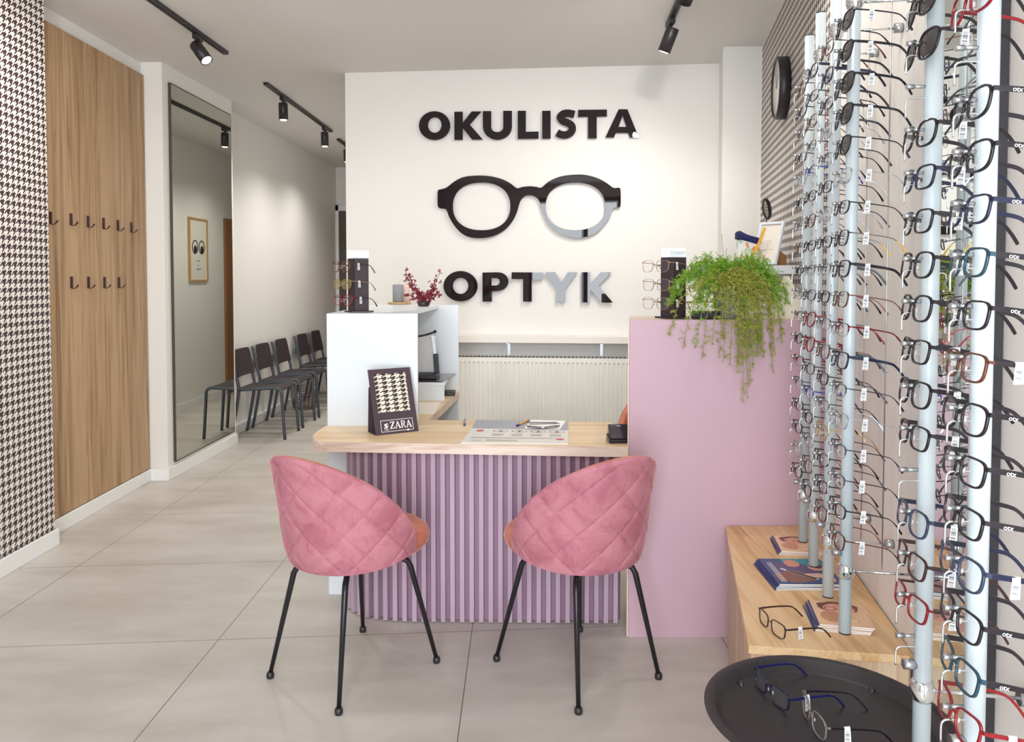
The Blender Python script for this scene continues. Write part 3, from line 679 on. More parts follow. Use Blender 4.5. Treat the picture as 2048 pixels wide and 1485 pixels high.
def glasses(style, fm, tm, lens, label, loc, rz, tilt=0.0, rim=0.0028, depth=0.0034, th=0.006, half=False, tag=True, word=None, group=None, open_=0.0, pitch=0.0, roll=0.0, tipm=None, fold=False):
    """one pair: width along x, lens centres at z 0, temples pointing to +y"""
    key = (fold, style, fm.name, tm.name, lens.name, rim, th, half, tag, word, tipm.name if tipm else '')
    if key in GP:
        r = dup(GP[key], loc, rz, label, group); r.rotation_euler = (pitch, roll, rz); TM[r.name] = Matrix.Translation(loc) @ r.rotation_euler.to_matrix().to_4x4(); return r
    t = thing('eyeglasses', label, 'eyeglasses', (0, 0, 0), 0, group); GP[key] = t
    if 'dark' in lens.name: t.name = 'sunglasses'; t['category'] = 'sunglasses'; TM[t.name] = Matrix()
    a, b, e, tp, lift = STY[style]; cx = a+0.0085+rim*0.5; o = outl(style)
    mb = MB(); n = len(o)
    def W(x, y, z): return (x, y+WRAP*x*x, z)
    for sd in (1, -1):
        secs = []
        for i, (x, z) in enumerate(o):
            r = math.hypot(x, z); nx, nz_ = x/r, z/r; w_ = rim
            if half and z < 0: w_ = 0.0006
            X0, Z0 = cx+x, z; X1, Z1 = cx+x+nx*w_, z+nz_*w_; dd = depth/2 if not (half and z < 0) else 0.0005
            secs.append([W(sd*X0, -dd, Z0), W(sd*X1, -dd*0.8, Z1), W(sd*X1, dd, Z1), W(sd*X0, dd, Z0)])
        mb.strip(secs, True, True)
        # end piece
        hx = cx+a*(1+tp*0.6)+rim*0.6; hz = b*0.62
        p0 = Vector(W(sd*(hx-0.003), -0.0005, hz)); p1 = Vector(W(sd*(hx+0.004), 0.001, hz+0.001)); p2 = Vector(W(sd*(hx+0.0045), 0.006, hz+0.001))
        mb.bar(p0, p1, depth, max(th*0.75, 0.003)); mb.bar(p1-Vector((0, 0.002, 0)), p2, 0.0028, max(th*0.75, 0.003))
    g = 0.0085+rim*0.2
    mb.tube([Vector(W(-g-0.002, 0, 0.003)), Vector(W(-g*0.5, -0.001, 0.0065)), Vector(W(0, -0.0015, 0.0075)), Vector(W(g*0.5, -0.001, 0.0065)), Vector(W(g+0.002, 0, 0.003))], max(rim*0.55, 0.0011), 8)
    part('rim', mb, fm, t, world=False)
    for sd in (1, -1):
        lp = [W(sd*(cx+x*1.01), 0.0004, z*1.01) for (x, z) in o]; lp2 = [W(sd*(cx+x*1.01), -0.0008-0.0012*0, z*1.01) for (x, z) in o]
        m1 = MB(); m1.add(lp+[W(sd*cx, -0.0012, 0)], [(i, (i+1) % n, n) for i in range(n)], True); part('lens', m1, lens, t, world=False, fix=False)
        m2 = MB(); m2.ball(W(sd*0.0085, 0.005, -0.004), 0.004, 10, (0.4, 0.5, 1.1)); part('nose_pad', m2, CLEARP, t, world=False)
        hx = cx+a*(1+tp*0.6)+rim*0.6+0.0045; hy = WRAP*hx*hx+0.006; hz = b*0.62+0.001
        m3 = MB(); path = smooth([(hx, hy, hz), (hx+0.001, hy+0.04, hz+0.0006), (hx+0.0005, hy+0.085, hz-0.001), (hx-0.001, hy+0.102, hz-0.007), (hx-0.003, hy+0.118, hz-0.021), (hx-0.005, hy+0.13, hz-0.035)], 4)
        secs = []; k = len(path)
        for i, p in enumerate(path):
            f = i/(k-1); q = path[min(i+1, k-1)]-path[max(i-1, 0)]; q.normalize(); u = Vector((0, -q.z, q.y)).normalized()
            h = th*(1-0.35*min(1, f*1.6)) if f < 0.62 else th*0.65+(0.0055-th*0.65)*((f-0.62)/0.38 if th < 0.004 else 0.4)
            h = max(h, 0.0014)/2*(0.8 if i == k-1 else 1); wd = 0.0011 if f > 0.6 or th > 0.004 else 0.0007
            wd *= sd; P = Vector((sd*p.x, p.y, p.z)); secs.append([P+u*h+Vector((wd, 0, 0)), P-u*h+Vector((wd, 0, 0)), P-u*h-Vector((wd, 0, 0)), P+u*h-Vector((wd, 0, 0))])
        if fold:
            y_ = WRAP*hx*hx+(0.012 if sd == 1 else 0.018); part('temple', MB().bar((sd*hx, y_, hz-0.001), (sd*(hx-0.095), y_-0.002, hz-0.003), th*0.9, 0.0025, (0, 1, 0)).bar((sd*(hx-0.094), y_-0.002, hz-0.003), (sd*(hx-0.128), y_-0.004, hz-0.016), th*0.9, 0.0025, (0, 1, 0)), tm, t, world=False)
        elif tipm:
            j = int(k*0.6); part('temple', MB().strip(secs[:j+1]), tm, t, world=False); part('temple_tip', MB().strip(secs[j:]), tipm, t, world=False)
        else: tp_ = part('temple', m3.strip(secs), tm, t, world=False)
        if word and sd == 1:
            wm = text(word, 0.0092, 0.0004, 0.0001); M = frame((hx+0.0026, hy+0.022, hz-0.0003), (0, 1, 0)); wm.xf(M); part('lettering', wm, PAPER, t, world=False)
    if tag:
        hx = cx+a*(1+tp*0.6)+rim*0.6+0.0045; m4 = MB(); ty = WRAP*hx*hx+0.045
        m4.add([(hx+0.003, 0.0395, 0.016), (hx+0.003, 0.0505, 0.018), (hx+0.0055, 0.0525, -0.011), (hx+0.0055, 0.0395, -0.013),
                (hx-0.0006, 0.0395, 0.017), (hx-0.0006, 0.0505, 0.019)], [(0, 1, 2, 3), (0, 4, 5, 1)]); o4 = part('price_tag', m4, TAG, t, world=False, fix=False)
        sdm = o4.modifiers.new('thickness', 'SOLIDIFY'); sdm.thickness = 0.0005
    t.location = loc; t.rotation_euler = (pitch, roll, rz); TM[t.name] = Matrix.Translation(loc) @ t.rotation_euler.to_matrix().to_4x4()
    return t
def am(name, rgb, r=0.2): return mat('acetate_'+name, rgb, r)
def mm(name, rgb, r=0.3): return mat('frame_metal_'+name, rgb, r, metal=0.6)
A_BLACK, A_BROWN, A_RED, A_NAVY, A_BLUE, A_TEAL, A_CLEAR = am('black', (30, 24, 30)), am('brown', (58, 34, 32)), am('red', (134, 20, 28)), am('navy', (26, 30, 58)), am('blue_grey', (50, 60, 84)), am('teal', (34, 66, 80)), am('smoke', (120, 116, 118))
A_TORT = mat('acetate_tortoise', (98, 50, 30), 0.2, var=0.7, vscale=120)
M_BLACK, M_GUN, M_BROWN, M_RED, M_SILV, M_GOLD, M_BLUE = mm('black', (50, 44, 50)), mm('gunmetal', (96, 94, 100)), mm('brown', (104, 64, 56)), mm('red', (122, 34, 44)), mm('silver', (176, 176, 180)), mm('gold', (196, 160, 104)), mm('blue', (48, 56, 140))
YEL = am('yellow', (222, 180, 50))
V = {  # style, rim material, temple material, lens, rim, temple height, half-rim, colour words
 'sb': ('shade', A_BLACK, A_BLACK, SUN, 0.0032, 0.0065, False, 'black sunglasses with dark lenses'),
 'sm': ('shade', M_BLACK, M_BLACK, SUN, 0.0014, 0.0035, False, 'thin-rimmed dark sunglasses'),
 'bk': ('rect', A_BLACK, A_BLACK, LENS, 0.0031, 0.0082, False, 'black rectangular eyeglasses'),
 'bs': ('soft', A_BLACK, A_BLACK, LENS, 0.0033, 0.0082, False, 'black rounded-square eyeglasses'),
 'br': ('rect', A_BROWN, A_BROWN, LENS, 0.003, 0.007, False, 'dark brown rectangular eyeglasses'),
 'rd': ('rect', A_RED, A_BROWN, LENS, 0.003, 0.0045, False, 'red eyeglasses with brown arms'),
 'rr': ('cat', A_RED, A_RED, LENS, 0.003, 0.006, False, 'red cat-eye eyeglasses'),
 'nv': ('rect', A_NAVY, A_NAVY, LENS, 0.0031, 0.0082, False, 'navy blue rectangular eyeglasses'),
 'gb': ('soft', A_BLUE, A_NAVY, LENS, 0.0032, 0.0082, False, 'grey-blue see-through eyeglasses'),
 'te': ('rect', A_TEAL, A_BLACK, LENS, 0.0032, 0.0082, False, 'teal eyeglasses with black arms'),
 'to': ('rect', A_TORT, A_BLACK, LENS, 0.003, 0.006, False, 'brown tortoiseshell eyeglasses with black arms'),
 'mk': ('slim', M_BLACK, M_BLACK, LENS, 0.0013, 0.003, False, 'thin black metal eyeglasses'),
 'mg': ('slim', M_GUN, M_BLACK, LENS, 0.0012, 0.0026, True, 'half-rim gunmetal eyeglasses'),
 'ms': ('rect', M_SILV, M_SILV, LENS, 0.0011, 0.0024, False, 'thin silver metal eyeglasses'),
 'mb': ('rect', M_BROWN, M_BROWN, LENS, 0.0013, 0.003, False, 'thin brown metal eyeglasses'),
 'mr': ('slim', M_RED, M_RED, LENS, 0.0014, 0.004, True, 'half-rim dark red eyeglasses'),
 'mu': ('slim', M_BLUE, M_BLUE, LENS, 0.0014, 0.004, True, 'half-rim blue eyeglasses'),
 'mo': ('round', M_GOLD, M_GOLD, LENS, 0.0011, 0.0024, False, 'thin gold metal eyeglasses'),
 'my': ('rect', M_BLACK, M_GUN, LENS, 0.0012, 0.0028, False, 'thin metal eyeglasses with yellow arm tips'),
}
def wear(code, label, loc, rz, **k):
    s_ = V[code]; return glasses(s_[0], s_[1], s_[2], s_[3], label, loc, rz, rim=s_[4], th=s_[5], half=s_[6], **k)

# ================================================================ the rods
ORD = ['topmost', 'second', 'third', 'fourth', 'fifth', 'sixth', 'seventh', 'eighth', 'ninth', 'tenth', 'eleventh', 'twelfth', 'thirteenth', 'fourteenth', 'fifteenth', 'sixteenth', 'seventeenth', 'eighteenth']
ROWS = [2.033-0.075*k for k in range(18)]
RODS = [  # x, y, words, codes per row ('.' = empty peg)
 (0.990, 2.608, 'farthest rod, by the mauve counter', 'mb mk mg mk ms mk mg mb mk ms mg mk mr mg mk mk ms mk'.split(), 'farthest'),
 (0.939, 2.385, 'second-farthest rod', 'nv mk mb mg mu mk mb mk mg mk rr rr mk mu mk mg mb mk'.split(), 'second-farthest'),
 (0.890, 2.153, 'third-farthest rod', 'mb nv mk ms mg mk ms mk mg mk mg mb mk mg mo mk mk mb'.split(), 'third-farthest'),
 (0.842, 1.930, 'fourth rod from the back', 'sm sb sb sb sm ms mk my bk mb mr nv mg ms mg mg mk mb'.split(), 'fourth'),
 (0.736, 1.365, 'second rod from the right, before the mirror', 'sb sm sb sb . bs nv bk bs bs bk bs bk . gb br rd .'.split(), 'second-nearest'),
 (0.690, 1.135, 'nearest rod at the right edge', 'nv bk sb rr . bs bs nv te bk to bs bk bk gb bk te rr'.split(), 'nearest'),
]
EP = Vector((-math.cos(math.radians(4)), math.sin(math.radians(4)), 0)); RZG = math.radians(-97.5)
proto = {}
def shared(name, key, mk, m, parent, loc):
    """a small repeated part: the same mesh placed at loc inside its parent"""
    if key not in proto: proto[key] = mesh(mk()); proto[key].name = name; proto[key].materials.append(m)
    o = bpy.data.objects.new(name, proto[key]); C.objects.link(o); o.parent = parent; o.location = loc; TM[o.name] = TM[parent.name]; return o
WN = Vector((math.cos(RA), -math.sin(RA), 0))            # from the aisle into the right wall
for ri, (x, y, words_, codes, short) in enumerate(RODS):
    t = thing('display_rod', f'satin aluminium eyewear rod, the {words_}', 'display rod', (x, y, 0.5), 0, 'eyewear rods along the right wall')
    R_ = 0.015; top = 2.205
    part('tube', MB().lathe([(R_, 0.004), (R_, top-0.504)], 28), ALU, t, world=False)
    for z in (0.0, top-0.504): part('end_cap', MB().lathe([(0.0145, 0), (R_, 0.001), (R_, 0.0035), (0.0145, 0.004)], 24, (0, 0, z)), BLACK, t, world=False)
    for k, z in enumerate(ROWS):
        def pg():
            m_ = MB(); m_.tube([EP*0.012, EP*0.034], 0.0032, 10); m_.tube([EP*0.034, EP*0.047], 0.0044, 12); return m_
        def hkm():
            a = EP*0.010+Vector((0, 0, -0.020)); return MB().tube(smooth([a, a+EP*0.026, a+EP*0.034+Vector((0, 0, -0.003)), a+EP*0.037+Vector((0, 0, -0.010)), a+EP*0.037+Vector((0, 0, -0.034))], 4), 0.0017, 8)
        shared('peg', 'peg', pg, STEEL, t, (0, 0, z-0.5)); shared('hook', 'hook', hkm, CHROME, t, (0, 0, z-0.5))
    for z in (2.075, 0.66):
        b_ = part('ball_joint', MB().lathe([(0.0155, -0.019), (0.0185, -0.014), (0.0205, -0.006), (0.0208, 0.0), (0.0205, 0.006), (0.0185, 0.014), (0.0155, 0.019)], 28, (0, 0, z-0.5)), CHROME, t, world=False)
        wd = (RW(y)-0.004-x)*math.cos(RA)
        m_ = MB(); m_.tube([WN*0.018+Vector((0, 0, z-0.5)), WN*(wd-0.004)+Vector((0, 0, z-0.5))], 0.0035, 12); part('bracket_arm', m_, CHROME, t, world=False)
        m_ = MB(); m_.tube([WN*(wd-0.022)+Vector((0, 0, z-0.5)), WN*(wd-0.001)+Vector((0, 0, z-0.5))], 0.013, 20); part('wall_flange', m_, STEEL, t, world=False)
    m_ = MB(); m_.tube([EP*0.012+Vector((0, 0, 0.206)), EP*0.034+Vector((0, 0, 0.206))], 0.0088, 16); part('lock_knob', m_, STEEL, t, world=False)
    q = WN*(0.085)
    m_ = MB(); m_.tube([q+Vector((0, 0, 0.16)), q+Vector((0, 0, 1.575))], 0.0018, 8); part('temple_rail', m_, STEEL, t, world=False)
    for k, cde in enumerate(codes):
        if cde == '.': continue
        s_ = V[cde]; seed = (k*7+ri*13) % 11
        loc = Vector((x, y, ROWS[k]))+EP*0.030+Vector((0, 0, -0.0115)); word = 'otx' if (ri == 5 and cde in ('bs', 'bk', 'nv', 'te')) else None
        wear(cde, f'{s_[7]} on the {short} rod, {ORD[k]} from the top', loc, RZG+math.radians((seed-5)*0.5), word=word, tag=not word, pitch=-0.14, roll=0, group=None,
             tipm=YEL if cde == 'my' else None)
# ================================================================ right side furniture
wd0, wd1 = (0.621, 1.99), (1.018, 1.93)
t = thing('low_cabinet', 'low oak cabinet along the right wall under the hanging rods', 'cabinet', (0.9, 2.4, 0))
P4 = lambda e: [(0.617+e*1.2, 1.987+e), (1.020-e, 1.930+e), (1.196-e, 2.962-e), (0.824+e*1.2, 2.962-e)]
mb = MB(); mb.prism(P4(0), 0.418, 0.44); part('top', mb, OAKY, t, bevel=0.0015)
mb = MB(); mb.prism(P4(0.006), 0.0, 0.4178); part('body', mb, wood('oak_cabinet_side', ((182, 146, 112), (206, 174, 142), (222, 196, 168)), 'z', 0.8, 0.5, 0.4), t, bevel=0.0015)

MAGS = {}
def cover(name, kind):
    """printed cover, drawn procedurally in the sheet's own coordinates"""
    m = bpy.data.materials.new(name); m.use_nodes = True; nt = m.node_tree; N = nt.nodes.new; L = nt.links.new; b = nt.nodes['Principled BSDF']; b.inputs['Roughness'].default_value = 0.25
    tc = N('ShaderNodeTexCoord')
    def blob(x, y, sx, sy, edge=0.02, warp=0.0):
        mp = N('ShaderNodeMapping'); x, y, sx, sy = (x*1.35, y*1.05, sx*1.35, sy*1.05) if kind == 'blue' else (x*0.95, y*0.78, sx*0.95, sy*0.78)
        mp.inputs['Location'].default_value = (-x/sx, -y/sy, 0); mp.inputs['Scale'].default_value = (1/sx, 1/sy, 0); L(tc.outputs['Object'], mp.inputs[0])
        ln = N('ShaderNodeVectorMath'); ln.operation = 'LENGTH'; L(mp.outputs[0], ln.inputs[0])
        v = ln.outputs['Value']
        if warp:
            nz = N('ShaderNodeTexNoise'); nz.inputs['Scale'].default_value = 40; L(tc.outputs['Object'], nz.inputs['Vector'])
            ad = N('ShaderNodeMath'); ad.operation = 'MULTIPLY_ADD'; ad.inputs[1].default_value = warp; L(nz.outputs['Fac'], ad.inputs[0]); L(v, ad.inputs[2]); v = ad.outputs[0]
        lt = N('ShaderNodeMath'); lt.operation = 'LESS_THAN'; lt.inputs[1].default_value = 1.0+warp*0.5; L(v, lt.inputs[0]); return lt.outputs[0]
    cur = [None]
    def paint(fac, rgb):
        mx = N('ShaderNodeMixRGB'); L(fac, mx.inputs[0])
        if isinstance(cur[0], tuple): mx.inputs[1].default_value = cur[0]
        else: L(cur[0], mx.inputs[1])
        mx.inputs[2].default_value = (*lin(rgb), 1); cur[0] = mx.outputs[0]
    # local frame: x across the page (left edge = spine), y towards the page top; metres, page 0.15 x 0.21
    if kind == 'blue':
        cur[0] = (*lin((52, 84, 128)), 1)
        paint(blob(0.03, 0.08, 0.055, 0.05, warp=0.3), (56, 150, 160)); paint(blob(-0.012, 0.012, 0.05, 0.060, warp=0.5), (92, 84, 122)); paint(blob(-0.02, -0.045, 0.05, 0.045, warp=0.8), (140, 96, 84))
        paint(blob(0.028, -0.035, 0.030, 0.018, warp=0.6), (226, 186, 170)); paint(blob(-0.004, 0.062, 0.018, 0.03, warp=0.4), (214, 150, 122)); paint(blob(0.045, 0.03, 0.017, 0.026, warp=0.3), (222, 164, 138)); paint(blob(0.052, 0.038, 0.010, 0.017, warp=0.6), (70, 44, 44)); paint(blob(0.05, -0.062, 0.015, 0.026, warp=0.4), (226, 172, 150))
    else:
        cur[0] = (*lin((238, 196, 158)), 1)
        paint(blob(0.0, 0.055, 0.060, 0.050, warp=0.5), (120, 74, 60)); paint(blob(0.002, 0.042, 0.044, 0.042, warp=0.3), (232, 164, 138)); paint(blob(0.02, 0.04, 0.018, 0.014), (88, 42, 46)); paint(blob(0.02, 0.04, 0.0145, 0.0105), (236, 176, 152))
        paint(blob(-0.022, 0.04, 0.018, 0.014), (88, 42, 46)); paint(blob(-0.022, 0.04, 0.0145, 0.0105), (236, 176, 152)); paint(blob(-0.03, -0.03, 0.03, 0.045, warp=0.3), (206, 150, 118)); paint(blob(0.022, -0.055, 0.022, 0.016), (206, 164, 80)); paint(blob(0.022, -0.055, 0.019, 0.0135), (240, 214, 176))
    L(cur[0], b.inputs['Base Color']); return m
COV = {'blue': cover('blue_magazine_cover', 'blue'), 'portrait': cover('portrait_magazine_cover', 'portrait')}
SPN = mat('navy_spine_band', (62, 66, 118), 0.35)
def magazines(kind, cxy, z0, n, words_, wdt, hgt, rz):
    c = Vector((*cxy, 0)); th = 0.0046
    for k in range(n):
        dx, dy, dr = [(0, 0, 0), (-0.005, 0.001, 0.012), (-0.009, -0.002, -0.01), (-0.013, -0.001, 0.015)][(n-1-k) % 4]
        pos = 'topmost' if k == n-1 else ('lowest' if k == 0 else ORD[n-1-k]+' from the top')
        loc = Vector((c.x+dx, c.y+dy, z0+k*(th+0.0003)))
        t = thing('magazine', f'{words_}, {pos} in its stack', 'magazine', loc, rz+dr, 'magazines on the oak cabinet')
        part('pages', MB().box(-wdt/2+0.001, wdt/2-0.001, -hgt/2+0.001, hgt/2-0.001, 0.0003, th-0.0003), PAPER, t, world=False)
        mb = MB(); mb.box(-wdt/2, wdt/2, -hgt/2, hgt/2, th-0.0003, th); part('cover', mb, COV[kind], t, world=False)
        mb = MB(); mb.box(-wdt/2-0.0006, -wdt/2+0.0035, -hgt/2, hgt/2, 0.0001, th+0.0001); part('spine', mb, SPN, t, world=False)
        if kind == 'blue':
            for q in range(2 if k == n-1 else 0): part('title_stroke', MB().bar((-0.055+q*0.014, 0.02-q*0.012, th+0.0001), (0.03+q*0.004, -0.065-q*0.004, th+0.0001), 0.009, 0.0003), PAPER, t, world=False)
            if k == n-1:
                for q in range(3): part('cover_line', MB().bar((-0.083+q*0.006, 0.075, th+0.0001), (-0.083+q*0.006, -0.09, th+0.0001), 0.0016, 0.0003), PAPER, t, world=False)
magazines('portrait', (1.012, 2.715), 0.4402, 3, 'portrait magazine at the cabinet far end', 0.145, 0.16, -0.16)
magazines('blue', (0.922, 2.45), 0.4402, 4, 'blue magazine halfway along the oak cabinet', 0.205, 0.215, -0.02)
magazines('portrait', (0.918, 2.135), 0.4402, 4, 'portrait magazine near the cabinet front', 0.145, 0.16, -0.20)

def lay(code, label, pa, pb, z, **k):
    A, B = onz(*pa, z), onz(*pb, z); d = B-A; c = (A+B)/2; b = STY[V[code][0]][1]
    return wear(code, label, Vector((c.x, c.y, z+b+V[code][4]+0.0012)), math.atan2(d.y, d.x), pitch=-0.02, **k)
V['tb'] = ('rect', A_BROWN, A_BROWN, LENS, 0.0020, 0.0045, False, 'brown'); V['tn'] = ('rect', A_NAVY, am('navy_bright', (26, 28, 78)), LENS, 0.0026, 0.0055, False, 'navy')
V['tg'] = ('soft', mat('acetate_grey_stripe', (120, 108, 104), 0.2, var=0.6, vscale=200), A_BLACK, LENS, 0.0026, 0.0045, False, 'grey')
lay('tb', 'brown eyeglasses with a white tag lying open on the oak cabinet', (1514, 1243), (1566, 1286), 0.4402)
# tray table
TR = (0.651, 1.574, 0.50); SB = mat('tray_black', (44, 38, 40), 0.38)
t = thing('tray_table', 'round black metal tray table in front of the oak cabinet', 'side table', (TR[0], TR[1], 0))
pr = [(1e-6, -0.026), (0.205, -0.026), (0.213, -0.023), (0.222, -0.004), (0.2265, -0.001), (0.243, -0.001), (0.2455, -0.002), (0.2455, -0.005), (0.243, -0.0055), (0.228, -0.004), (0.2155, -0.029), (1e-6, -0.0285)]
part('tray', MB().lathe(pr, 96, (0, 0, 0.5)), SB, t, world=False)
for k in range(4):
    a = math.radians(40+90*k); c_, s_ = math.cos(a), math.sin(a)
    part('leg', MB().tube(smooth([(c_*0.20, s_*0.20, 0.468), (c_*0.205, s_*0.205, 0.44), (c_*0.17, s_*0.17, 0.006)], 4), 0.006, 10), SB, t, world=False)
part('frame_ring', MB().tube([(0.20*math.cos(2*PI*i/40), 0.20*math.sin(2*PI*i/40), 0.466) for i in range(40)], 0.005, 8, closed=True), SB, t, world=False)
part('base_ring', MB().tube([(0.17*math.cos(2*PI*i/40), 0.17*math.sin(2*PI*i/40), 0.006) for i in range(40)], 0.005, 8, closed=True), SB, t, world=False)
ZT = 0.4742
lay('tn', 'navy blue eyeglasses with a white tag lying on the black tray', (1508, 1372), (1568, 1428), ZT)
lay('tg', 'grey and black eyeglasses with a white tag, nearer pair on the black tray', (1602, 1424), (1642, 1488), ZT)

# framed mirror on the right wall between the rods
def onwall(y, off, z): return Vector((RW(y)-off*math.cos(RA), y+off*math.sin(RA), z))
t = thing('framed_mirror', 'tall wall mirror in a thin black frame behind the nearest rods', 'mirror', onwall(1.68, 0, 0.1))
y0, y1 = 1.475, 1.885
def slab(ya, yb, oa, ob, z0, z1):
    mb = MB(); ps = [onwall(ya, oa, 0), onwall(yb, oa, 0), onwall(yb, ob, 0), onwall(ya, ob, 0)]; mb.prism([(p.x, p.y) for p in ps], z0, z1); return mb
part('glass', slab(y0+0.012, y1-0.012, 0.005, 0.010, 0.135, 2.665), mat('mirror_glass_bright', (232, 236, 234), 0.0, metal=1.0), t)
for nm, a in (('frame_side', (y0, y0+0.0125, 0.005, 0.022, 0.12, 2.68)), ('frame_side', (y1-0.0125, y1, 0.005, 0.022, 0.12, 2.68)), ('frame_rail', (y0+0.0126, y1-0.0126, 0.005, 0.022, 0.12, 0.1345)), ('frame_rail', (y0+0.0126, y1-0.0126, 0.005, 0.022, 2.6655, 2.68))):
    part(nm, slab(*a), BLACK, t)
# clock
cl = onwall(4.03, 0, 2.375); t = thing('wall_clock', 'round black drum wall clock on the houndstooth wall', 'clock', cl)
Mx = Matrix.Translation(cl) @ Matrix.Rotation(PI/2-RA+PI/2, 4, 'Z') @ Matrix.Rotation(PI/2, 4, 'X')
Mx = frame(cl, (-math.sin(RA)*1, -math.cos(RA), 0), (0, 0, 1))
mb = MB().lathe([(0.158, 0.001), (0.158, 0.052), (0.150, 0.056), (0.143, 0.052), (0.143, 0.043), (1e-6, 0.043)], 56); mb.xf(Mx); part('case', mb, BLACK, t)
mb = MB().lathe([(0.1425, 0.0435), (0.1425, 0.0465), (1e-6, 0.0465)], 48); mb.xf(Mx); part('dial', mb, mat('clock_dial', (226, 222, 218), 0.4), t)
mb = MB().bar((0, 0, 0.048), (0.05, 0.06, 0.048), 0.006, 0.001, (0, 0, 1)); mb.xf(Mx); part('hand', mb, BLACK, t)
mb = MB().bar((0, 0, 0.0495), (-0.02, 0.105, 0.0495), 0.004, 0.001, (0, 0, 1)); mb.xf(Mx); part('hand', mb, BLACK, t)

# ================================================================ counter-top displays
def display(px, py, z, lab, lit, hpx, glist, cl_):
    c = onz(px, py, z); t = thing('eyewear_display', lab, 'display stand', (c.x, c.y, z), 0, 'black eyewear displays on the counters')
    part('base', MB().prism([(-0.068, 0.03), (-0.02, -0.042), (0.06, -0.028), (0.066, 0.03)], 0.0003, 0.007), BLACK, t, world=False, bevel=0.001)
    part('column', MB().prism([(-0.048, 0.012), (-0.006, -0.028), (0.050, -0.006), (0.045, 0.022)], 0.0072, hpx), mat('display_black', (56, 44, 48), 0.45), t, world=False, bevel=0.001)
    part('header', MB().prism([(-0.048, 0.006), (0.050, 0.006), (0.050, 0.010), (-0.048, 0.010)], hpx+0.0002, hpx+0.037), mat('header_card', (238, 240, 244), 0.4), t, world=False)
    if lit:
        w_ = text(lit, 0.017, 0.0004); w_.xf(frame((0.018, 0.0056, hpx+0.017), (1, 0, 0))); part('lettering', w_, mat('print_grey', (150, 164, 176), 0.5), t, world=False)
    for (gx, gz, code, gl) in glist:
        r_ = math.radians(cl_); p = Vector((c.x+gx, c.y-0.062, z+gz)); wear(code, gl, p, r_, pitch=-0.06)
        arm = MB(); arm.tube([p+Vector((0.0, 0.008, 0.004)), p+Vector((0.036, 0.05, 0.004))], 0.0022, 8)
        part('peg', arm, STEEL, t)
V['dh'] = ('hex', A_TORT, M_BROWN, LENS, 0.0026, 0.004, False, ''); V['da'] = ('soft', am('amber', (150, 122, 66)), M_GOLD, clear('amber_lens', (150, 132, 84), 0.45), 0.0022, 0.003, False, ''); V['dr'] = ('cat', am('crimson', (150, 22, 46)), A_NAVY, LENS, 0.0024, 0.0035, False, '')
V['dg'] = ('hex', mm('rose_gold', (200, 160, 130)), mm('rose_gold', (200, 160, 130)), LENS, 0.0011, 0.0024, False, '')
display(716, 625, 1.242, 'black eyewear display with white header on the white cabinet', '', 0.243,
        [(-0.066, 0.205, 'dh', 'tortoiseshell eyeglasses, top pair on the display on the white cabinet'), (-0.062, 0.128, 'da', 'amber-tinted eyeglasses, middle pair on the display on the white cabinet'), (-0.058, 0.056, 'dr', 'red cat-eye eyeglasses, bottom pair on the display on the white cabinet')], -42)
display(1346, 637, 1.2365, 'black eyewear display with white header on the mauve counter', 'TOMMY', 0.243,
        [(-0.086, 0.207, 'dg', 'thin rose-gold eyeglasses, top pair on the display on the mauve counter'), (-0.083, 0.134, 'dg', 'thin rose-gold eyeglasses, middle pair on the display on the mauve counter'), (-0.084, 0.062, 'dg', 'thin rose-gold eyeglasses, bottom pair on the display on the mauve counter')], -48)
# candles on a wood slice
c = onz(799, 609, 1.2422); cz = 1.2422
WS = wood('wood_slice', ((150, 110, 66), (196, 156, 104), (214, 180, 130)), 'x', 1.5)
mb = MB(); mb.lathe([(0.064, 0), (0.068, 0.004), (0.068, 0.010), (0.064, 0.013)], 40, (0, 0, 0)); single('wood_slice', mb, WS, 'round wooden slice under the two candles on the white cabinet', 'tray', (c.x, c.y, cz), world=False)
def candle(x, y, r, h, m, lab):
    t = thing('pillar_candle', lab, 'candle', (x, y, cz+0.0132)); part('wax', MB().lathe([(r-0.002, 0), (r, 0.002), (r, h-0.003), (r-0.003, h), (r*0.5, h-0.002), (1e-6, h-0.004)], 40), m, t, world=False)
    part('wick', MB().tube([(0, 0, h-0.004), (0.001, 0, h+0.006)], 0.0009, 6), BLACK, t, world=False)
candle(c.x-0.006, c.y-0.018, 0.0305, 0.103, mat('grey_wax', (148, 150, 156), 0.5, var=0.2, vscale=30), 'thick grey pillar candle on the wooden slice')
candle(c.x+0.030, c.y+0.032, 0.026, 0.104, mat('pink_wax', (238, 208, 196), 0.5), 'pale pink pillar candle behind the grey one')
